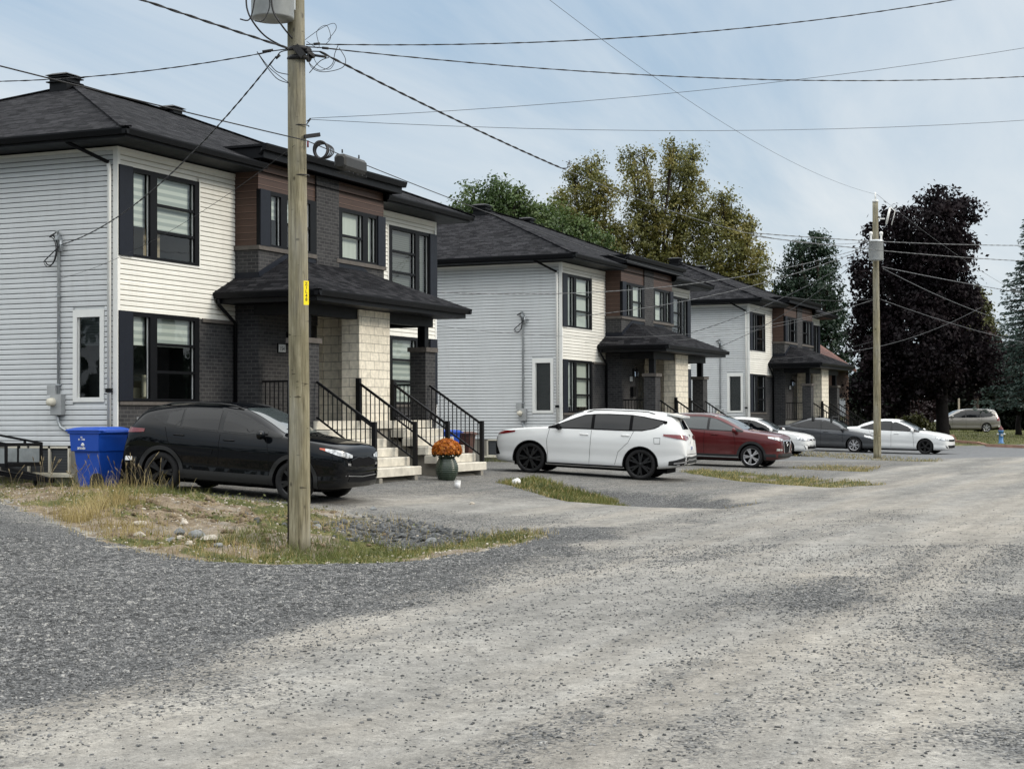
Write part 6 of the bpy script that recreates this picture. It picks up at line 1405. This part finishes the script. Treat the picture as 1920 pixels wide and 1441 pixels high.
# ------------------------------------------------------------------ grass, stones, rocks
def blades(rng, X, Y, hmin, hmax, wd, lean=.35, seg=3):
    n = len(X); Z = ground_z(X, Y)-.01; h = rng.uniform(hmin, hmax, n); a = rng.uniform(0, 2*math.pi, n); l = h*lean*rng.uniform(.2, 1.6, n)
    d = np.stack([np.cos(a), np.sin(a)], 1); b = rng.uniform(0, 2*math.pi, n); s = np.stack([np.cos(b), np.sin(b)], 1)*wd*rng.uniform(.6, 1.3, n)[:, None]/2
    V = []
    for k in range(seg+1):
        f = k/seg; c = np.stack([X+d[:, 0]*l*f*f, Y+d[:, 1]*l*f*f, Z+h*(f-.12*f*f)], 1); w = (1-.85*f); o = np.concatenate([s*w, np.zeros((n, 1))], 1)
        V += [c-o, c+o]
    V = np.stack(V, 1); m = V.shape[1]; base = (np.arange(n)*m)[:, None]
    F = np.concatenate([base+np.array([2*k, 2*k+1, 2*k+3, 2*k+2]) for k in range(seg)], 0); return V.reshape(-1, 3), F
def scatter_poly(rng, poly, n, mask=None):
    P = np.array(poly); X = rng.uniform(P[:, 0].min(), P[:, 0].max(), n*4); Y = rng.uniform(P[:, 1].min(), P[:, 1].max(), n*4)
    k = pdist(X, Y, poly) > -.1; X, Y = X[k], Y[k]
    if mask is not None: w = mask(X, Y); q = rng.uniform(0, 1, len(X)) < w; X, Y = X[q], Y[q]
    return X[:n], Y[:n]
rg = np.random.default_rng(5); vm = lambda X, Y: ground_masks(X, Y)[1]
Vs, Fs, off = [], [], 0
def push(V, F):
    global off
    Vs.append(V); Fs.append(F+off); off += len(V)
for poly, n, h0, h1 in ((ISLE, 5200, .03, .13), (GR2, 3600, .05, .17), (SW3, 1700, .04, .11), (SW4, 600, .03, .09), (SW5, 900, .03, .09), (SW2, 300, .05, .12)):
    X, Y = scatter_poly(rg, poly, n, vm); V, F = blades(rg, X, Y, h0, h1, .011 if poly is ISLE else .022); push(V, F)
# greener, denser growth at the foot of the near pole
for cx, cy_, n, sr, hh in ((-7.0, -8.9, 800, .5, .24), (-6.2, -9.2, 600, .6, .22), (-8.2, -9.0, 600, .6, .20), (-8.7, -10.3, 350, .5, .13), (-6.6, -10.4, 200, .6, .10), (-5.4, -10.6, 700, .6, .14), (-3.2, -3.3, 900, .5, .2), (-7.1, -7.6, 700, .4, .2)):
    X = rg.normal(cx, sr, n); Y = rg.normal(cy_, sr*.7, n); k = pdist(X, Y, ISLE) > .0; V, F = blades(rg, X[k], Y[k], .06, hh, .011, .5); push(V, F)
# far lawn and the foot of walls
X = rg.uniform(58, 112, 9000); Y = rg.uniform(-24, 2, 9000); k = kerb_side(X, Y) > .3; V, F = blades(rg, X[k], Y[k], .05, .14, .05); push(V, F)
X = rg.uniform(-.6, .0, 260); Y = rg.uniform(.6, 3., 260); V, F = blades(rg, X, Y, .06, .25, .012); push(V, F)
X = rg.uniform(23.2, 24.0, 300); Y = rg.uniform(.2, 3., 300); V, F = blades(rg, X, Y, .06, .25, .02); push(V, F)
# matted broad-leaved weeds close to the soil
X, Y = scatter_poly(rg, ISLE, 9000, lambda X, Y: vm(X, Y)**.7); k = fbm(X*1.7, Y*1.7, 3, 91) > .47; X, Y = X[k], Y[k]; C = np.stack([X, Y, ground_z(X, Y)+np.abs(rg.normal(0, .035, len(X)))], 1)
V, F = leaf_quads(C, .045, np.tile([0, 0, 1.], (len(X), 1)), 1.1, rg); push(V, F)
tag(np_obj('green_grass', np.concatenate(Vs), np.concatenate(Fs), M['grass_green']), 'short green weeds and grass in the ditches and on the lawn', 'grass', None, 'stuff')
Vs, Fs, off = [], [], 0
for cx, cy_, n, sr, hh in ((-6.9, -4.6, 330, .30, .44), (-7.5, -5.8, 200, .4, .32), (-5.9, -4.3, 330, .28, .46), (-5.2, -4.1, 130, .35, .34), (-8.0, -6.4, 220, .4, .26), (-3.9, -2.4, 130, .5, .36), (-6.2, -10.2, 240, .8, .2), (-4.6, -10.5, 260, .6, .16), (-8.9, -8.2, 300, .6, .25), (-2.6, -2.0, 60, .3, .5), (-2.2, -2.6, 60, .25, .5), (-4.4, -7.5, 300, .9, .25)):
    X = rg.normal(cx, sr, n); Y = rg.normal(cy_, sr*.75, n); k = pdist(X, Y, ISLE) > -.25; V, F = blades(rg, X[k], Y[k], hh*.3, hh, .010, .45); push(V, F)
for poly, n in ((SW2, 700), (SW3, 1700), (SW4, 800), (SW5, 1300), (GR2, 1500)):
    X, Y = scatter_poly(rg, poly, n, lambda X, Y: np.clip(ground_masks(X, Y)[1]+ground_masks(X, Y)[2], 0, 1)); V, F = blades(rg, X, Y, .03, .13, .02, .9); push(V, F)
X, Y = scatter_poly(rg, ISLE, 3600); V, F = blades(rg, X, Y, .03, .12, .009, 1.2); push(V, F)
tag(np_obj('dry_grass', np.concatenate(Vs), np.concatenate(Fs), M['grass_dry']), 'dry yellow grass on the soil bank beside the gravel drive', 'grass', None, 'stuff')
# foxtail seed heads in front of the cart and the black SUV
mb = MB(); rr = random.Random(3)
for k in range(46):
    cx = rr.choice([(-2.4, -.9), (-2.3, -1.7), (-2.2, -2.3), (-2.5, -.3)]); x = cx[0]+rr.gauss(0, .22); y = cx[1]+rr.gauss(0, .35); h = rr.uniform(.35, .72); a = rr.uniform(0, 6.28); l = rr.uniform(.08, .34); z = gz(x, y)
    P = [Vector((x+math.cos(a)*l*f*f, y+math.sin(a)*l*f*f, z+h*f-.02)) for f in (0, .35, .65, .85)]; e = P[-1]+(P[-1]-P[-2])*.75
    mb.tube(P, .0026, 4); mb.tube([P[-1], P[-1].lerp(e, .3), P[-1].lerp(e, .7), e], [.003, .0085, .0075, .002], 5)
tag(mb.obj('foxtail_grass', M['grass_straw']), 'tall foxtail grass with seed heads in front of the blue cart', 'grass', None, 'stuff')
# loose rocks in the ditch
def rock(r, seed):
    bm = bmesh.new(); bmesh.ops.create_icosphere(bm, subdivisions=2, radius=1); q = random.Random(seed); k = [Vector((q.uniform(-1, 1), q.uniform(-1, 1), q.uniform(-1, 1))).normalized() for _ in range(9)]; dd = [q.uniform(.55, .9) for _ in k]
    for v in bm.verts:
        for n_, d_ in zip(k, dd):
            e = v.co.dot(n_)-d_
            if e > 0: v.co -= n_*e*.9
        v.co = Vector((v.co.x*1.15, v.co.y*.9, v.co.z*.7))*r
    me = bpy.data.meshes.new('rock'); bm.to_mesh(me); bm.free(); return me
t = NT('rock_pale'); o = t.obj(); M['rock_pale'] = t.bsdf(t.mix(1., t.ramp(t.noise(o, 4., 5), [(.3, (.30, .265, .22)), (.7, (.52, .48, .42))]), t.ramp(t.noise(o, 40., 3), [(.3, .8), (.7, 1.15)]), 'MULTIPLY'), .9, 0, t.bump(t.noise(o, 25., 5), .4, .01), .3)
t = NT('rock_grey'); o = t.obj(); M['rock_grey'] = t.bsdf(t.ramp(t.noise(o, 6., 6), [(.3, (.11, .115, .12)), (.7, (.27, .28, .28))]), .9, 0, t.bump(t.noise(o, 25., 5), .5, .01), .3)
t = NT('rock_dark'); o = t.obj(); M['rock_dark'] = t.bsdf(t.ramp(t.noise(o, 9., 6), [(.3, (.035, .037, .04)), (.7, (.15, .155, .158))]), .9, 0, t.bump(t.noise(o, 25., 5), .5, .01), .3)
t = NT('soil_lump'); o = t.obj(); M['soil_lump'] = t.bsdf(t.mix(1., t.ramp(t.noise(o, 5., 6, .7), [(.3, (.075, .055, .036)), (.5, (.18, .14, .095)), (.7, (.31, .26, .19))]), t.ramp(t.noise(o, 60., 3), [(.3, .7), (.7, 1.2)]), 'MULTIPLY'), .95, 0, t.bump(t.noise(o, 30., 5), .6, .02), .1)
RK = [(345, 982, .075, 'rock_pale', 'white stone on top of the rock pile in the ditch'), (335, 1000, .09, 'rock_grey', 'grey stone left in the rock pile of the ditch'), (368, 1008, .12, 'rock_grey', 'largest grey stone of the rock pile in the ditch'), (340, 1012, .085, 'rock_pale', 'pinkish stone low in the rock pile of the ditch'), (392, 1014, .11, 'rock_pale', 'broad tan stone right in the rock pile of the ditch'), (355, 1022, .07, 'rock_pale', 'small tan stone at the foot of the rock pile'), (262, 1006, .085, 'rock_pale', 'tan stone alone left of the rock pile'), (262, 985, .10, 'rock_pale', 'tan lump of rock above the lone stone'), (320, 1014, .06, 'rock_grey', 'small dark stone at the left foot of the rock pile'), (410, 1024, .06, 'rock_grey', 'small grey stone right of the rock pile'), (595, 990, .09, 'rock_grey', 'flat grey stone just right of the near pole foot'), (808, 1018, .10, 'rock_grey', 'flat grey stone in the grass right of the near pole'), (885, 945, .06, 'rock_pale', 'pale stone on the stony bank beside the drive'), (700, 955, .07, 'rock_grey', 'grey stone at the top of the stony bank')]
for k, (px_, py_, r, mt, lab) in enumerate(RK):
    v = _fw+_rt*((px_-960)/_f)-_up*((py_-720.5)/_f); lo, hi = 8., 40.
    for _ in range(30):
        md = (lo+hi)/2; p = _C+v*md
        if p.z < gz(p.x, p.y): hi = md
        else: lo = md
    p = _C+v*hi; me = rock(r, 40+k); me.materials.append(M[mt]); o = bpy.data.objects.new('rock', me); COL.objects.link(o); o.location = (p.x, p.y, gz(p.x, p.y)+r*.25); o.rotation_euler = (0, 0, k*1.3); tag(o, lab, 'rock', 'rocks in the ditch')
# loose gravel: angular chips
def chips(rng, X, Y, size, mat, lab):
    n = len(X); Z = ground_z(X, Y); s = size*np.minimum(rng.lognormal(0, .42, n), 2.1); cube = np.array([(-1, -1, -1), (1, -1, -1), (1, 1, -1), (-1, 1, -1), (-1, -1, 1), (1, -1, 1), (1, 1, 1), (-1, 1, 1)], float)
    P = cube[None]*(1+rng.uniform(-.45, .25, (n, 8, 3))); P[:, 4:, :2] *= rng.uniform(.45, .9, (n, 1, 2)); P *= np.stack([rng.uniform(.7, 1.4, n), rng.uniform(.6, 1., n), rng.uniform(.35, .75, n)], 1)[:, None]
    a = rng.uniform(0, 6.283, n); b = rng.normal(0, .35, n); ca, sa = np.cos(a)[:, None], np.sin(a)[:, None]; cb, sb = np.cos(b)[:, None], np.sin(b)[:, None]
    y_ = P[:, :, 1]*cb-P[:, :, 2]*sb; z_ = P[:, :, 1]*sb+P[:, :, 2]*cb; x_ = P[:, :, 0]*ca-y_*sa; y2 = P[:, :, 0]*sa+y_*ca
    V = np.stack([x_*s[:, None]+X[:, None], y2*s[:, None]+Y[:, None], z_*s[:, None]+Z[:, None]+s[:, None]*.22], 2).reshape(-1, 3)
    q = np.array([(0, 3, 2, 1), (4, 5, 6, 7), (0, 1, 5, 4), (1, 2, 6, 5), (2, 3, 7, 6), (3, 0, 4, 7)]); F = (np.arange(n)*8)[:, None, None]+q[None]
    return tag(np_obj('gravel', V, F.reshape(-1, 4), M[mat]), lab, 'gravel', None, 'stuff')
t = NT('chip'); o = t.pos(); vv = t.n.new('ShaderNodeTexVoronoi'); vv.inputs['Scale'].default_value = 24.; t.link(o, vv.inputs['Vector']); qq = t.sep(vv.outputs['Color'])
M['chip'] = t.bsdf(t.mix(1., t.ramp(qq[0], [(0., (.044, .046, .047)), (.5, (.112, .115, .117)), (.85, (.20, .201, .202)), (1., (.33, .325, .312))]), t.ramp(t.noise(o, 90., 2), [(.3, .8), (.7, 1.2)]), 'MULTIPLY'), .9, 0, None, .3)
rg = np.random.default_rng(17); n = 900000; dp = 6.6+14.5*rg.uniform(0, 1, n)**.62; dp = np.where(rg.uniform(0, 1, n) < .12, rg.uniform(21, 29, n), dp); ln = rg.uniform(-.34, .34, n)*dp
X = _C.x+FH.x*dp+RH.x*ln; Y = _C.y+FH.y*dp+RH.y*ln; g = ground_masks(X, Y); n4 = fbm(X*1.4, Y*1.4, 4, 77)
w = np.clip(g[0]**1.6*.42, 0, 1)*(1-.6*g[1])+.0045+.013*sstep(.52, .72, n4); w *= (1-np.clip(g[2], 0, .7)); k = rg.uniform(0, 1, n) < w*np.clip(dp/16, .35, 1)**.5
chips(rg, X[k], Y[k], .0056+.0010*g[0][k], 'chip', 'loose crushed grey stone over the gravel road'); 
rg = np.random.default_rng(19); X, Y = scatter_poly(rg, ISLE, 3000); g = ground_masks(X, Y); k = rg.uniform(0, 1, len(X)) < .35+.4*g[2]; o_ = chips(rg, X[k], Y[k], .013, 'rock_pale', 'pale rubble on the soil bank beside the near pole'); o_.name = 'rubble'
X = rg.normal(-3.8, .8, 1500); Y = rg.normal(-8.7, .9, 1500); k = pdist(X, Y, ISLE) > -.2; o_ = chips(rg, X[k], Y[k], .027, 'rock_dark', 'dark stony bank right of the near pole'); o_.name = 'rubble'

rg = np.random.default_rng(23); X = np.concatenate([rg.normal(-5.6, 1.0, 420), rg.normal(-6.6, 1.2, 400)]); Y = np.concatenate([rg.normal(-5.2, 1.1, 420), rg.normal(-7.0, .9, 400)]); k = (pdist(X, Y, ISLE) > .1) & (fbm(X*1.5, Y*1.5, 3, 95) > .5)
o_ = chips(rg, X[k], Y[k], .030, 'soil_lump', 'crumbled soil clods on the bank beside the near pole'); o_.name = 'soil'
# ------------------------------------------------------------------ camera, sky, sun
cam = bpy.data.cameras.new('camera'); co = bpy.data.objects.new('camera', cam); COL.objects.link(co)
CP = dict(f=3079.8967, yaw=0.412719, pitch=0.0192, roll=-0.004, c=(-26.183, -19.846, 1.1115))
cy, sy, cp, sp = math.cos(CP['yaw']), math.sin(CP['yaw']), math.cos(CP['pitch']), math.sin(CP['pitch'])
fw = Vector((cy*cp, sy*cp, sp)); rt = Vector((sy, -cy, 0)); up = rt.cross(fw); c, s = math.cos(CP['roll']), math.sin(CP['roll'])
r2 = c*rt+s*up; u2 = -s*rt+c*up
co.matrix_world = Matrix(((r2.x, u2.x, -fw.x, CP['c'][0]), (r2.y, u2.y, -fw.y, CP['c'][1]), (r2.z, u2.z, -fw.z, CP['c'][2]), (0, 0, 0, 1)))
cam.sensor_width = 36.; cam.lens = CP['f']/1920*36; cam.clip_start = .1; cam.clip_end = 5000
sc.camera = co
SUN_EL, SUN_AZ = R(30), R(12)       # azimuth measured from -y towards +x
sd = Vector((math.sin(SUN_AZ)*math.cos(SUN_EL), -math.cos(SUN_AZ)*math.cos(SUN_EL), math.sin(SUN_EL)))
sl = bpy.data.lights.new('sun', 'SUN'); so = bpy.data.objects.new('sun', sl); COL.objects.link(so)
sl.energy = 1.75; sl.angle = R(16); sl.color = (1., .90, .76)
so.rotation_euler = (-sd).to_track_quat('-Z', 'Y').to_euler(); so.location = (0, -20, 40)
w = bpy.data.worlds.new('World'); sc.world = w; w.use_nodes = True
wt = w.node_tree; wt.nodes.clear()
class WT(NT):
    def __init__(s): s.t = wt; s.n = wt.nodes; s.out = s.n.new('ShaderNodeOutputWorld')
t = WT()
sky = t.n.new('ShaderNodeTexSky'); sky.sky_type = 'NISHITA'; sky.sun_disc = False
sky.sun_elevation = SUN_EL; sky.sun_rotation = math.atan2(sd.x, sd.y); sky.altitude = 50; sky.air_density = 1.; sky.dust_density = 1.6
d = t.n.new('ShaderNodeTexCoord').outputs['Generated']; p = t.sep(d)
iz = t.math('DIVIDE', 1., t.math('ADD', t.math('MAXIMUM', p[2], 0.), .12))
cv = t.comb(t.math('MULTIPLY', p[0], iz), t.math('MULTIPLY', p[1], iz), 0.)
m = t.n.new('ShaderNodeMapping'); t.link(cv, m.inputs[0]); m.inputs['Rotation'].default_value = (0, 0, R(62)); m.inputs['Scale'].default_value = (.30, 1.15, 1.)
n = t.noise(m.outputs[0], 1.35, 8, .58, .45); n2 = t.noise(cv, .33, 3, .5)
f = t.ramp(t.math('ADD', t.math('MULTIPLY', n, .62), t.math('MULTIPLY', n2, .5)), [(.43, .10), (.56, .52), (.69, .94)])
bg = t.new('ShaderNodeBackground', Strength=.1)
hz = t.ramp(p[2], [(.0, (7.5, 8.35, 9.0)), (.28, (5.7, 7.4, 9.2)), (.8, (4.2, 5.6, 7.6))])
deep = t.mix(.35, hz, sky.outputs[0])
colr = t.mix(f, t.mix(1., deep, (.74, .84, .92), 'MULTIPLY'), (8.3, 8.7, 8.9))
gm = t.math('ADD', 1., t.math('MULTIPLY', t.ramp(p[2], [(.26, 0.), (.62, 1.)]), 1.95))
vm_ = t.n.new('ShaderNodeVectorMath'); vm_.operation = 'SCALE'; t.link(t.mix(t.ramp(p[2], [(.26, 0.), (.55, .85)]), colr, (8.2, 8.2, 8.0)), vm_.inputs[0]); t.put(vm_.inputs['Scale'], gm)
t.put(bg.inputs[0], vm_.outputs[0]); t.link(bg.outputs[0], t.out.inputs[0])
sc.view_settings.view_transform = 'Standard'; sc.view_settings.look = 'None'; sc.view_settings.exposure = 0
sc.render.engine = 'CYCLES'; sc.cycles.use_denoising = True; sc.cycles.max_bounces = 8; sc.cycles.transparent_max_bounces = 16; sc.cycles.caustics_reflective = False; sc.cycles.caustics_refractive = False
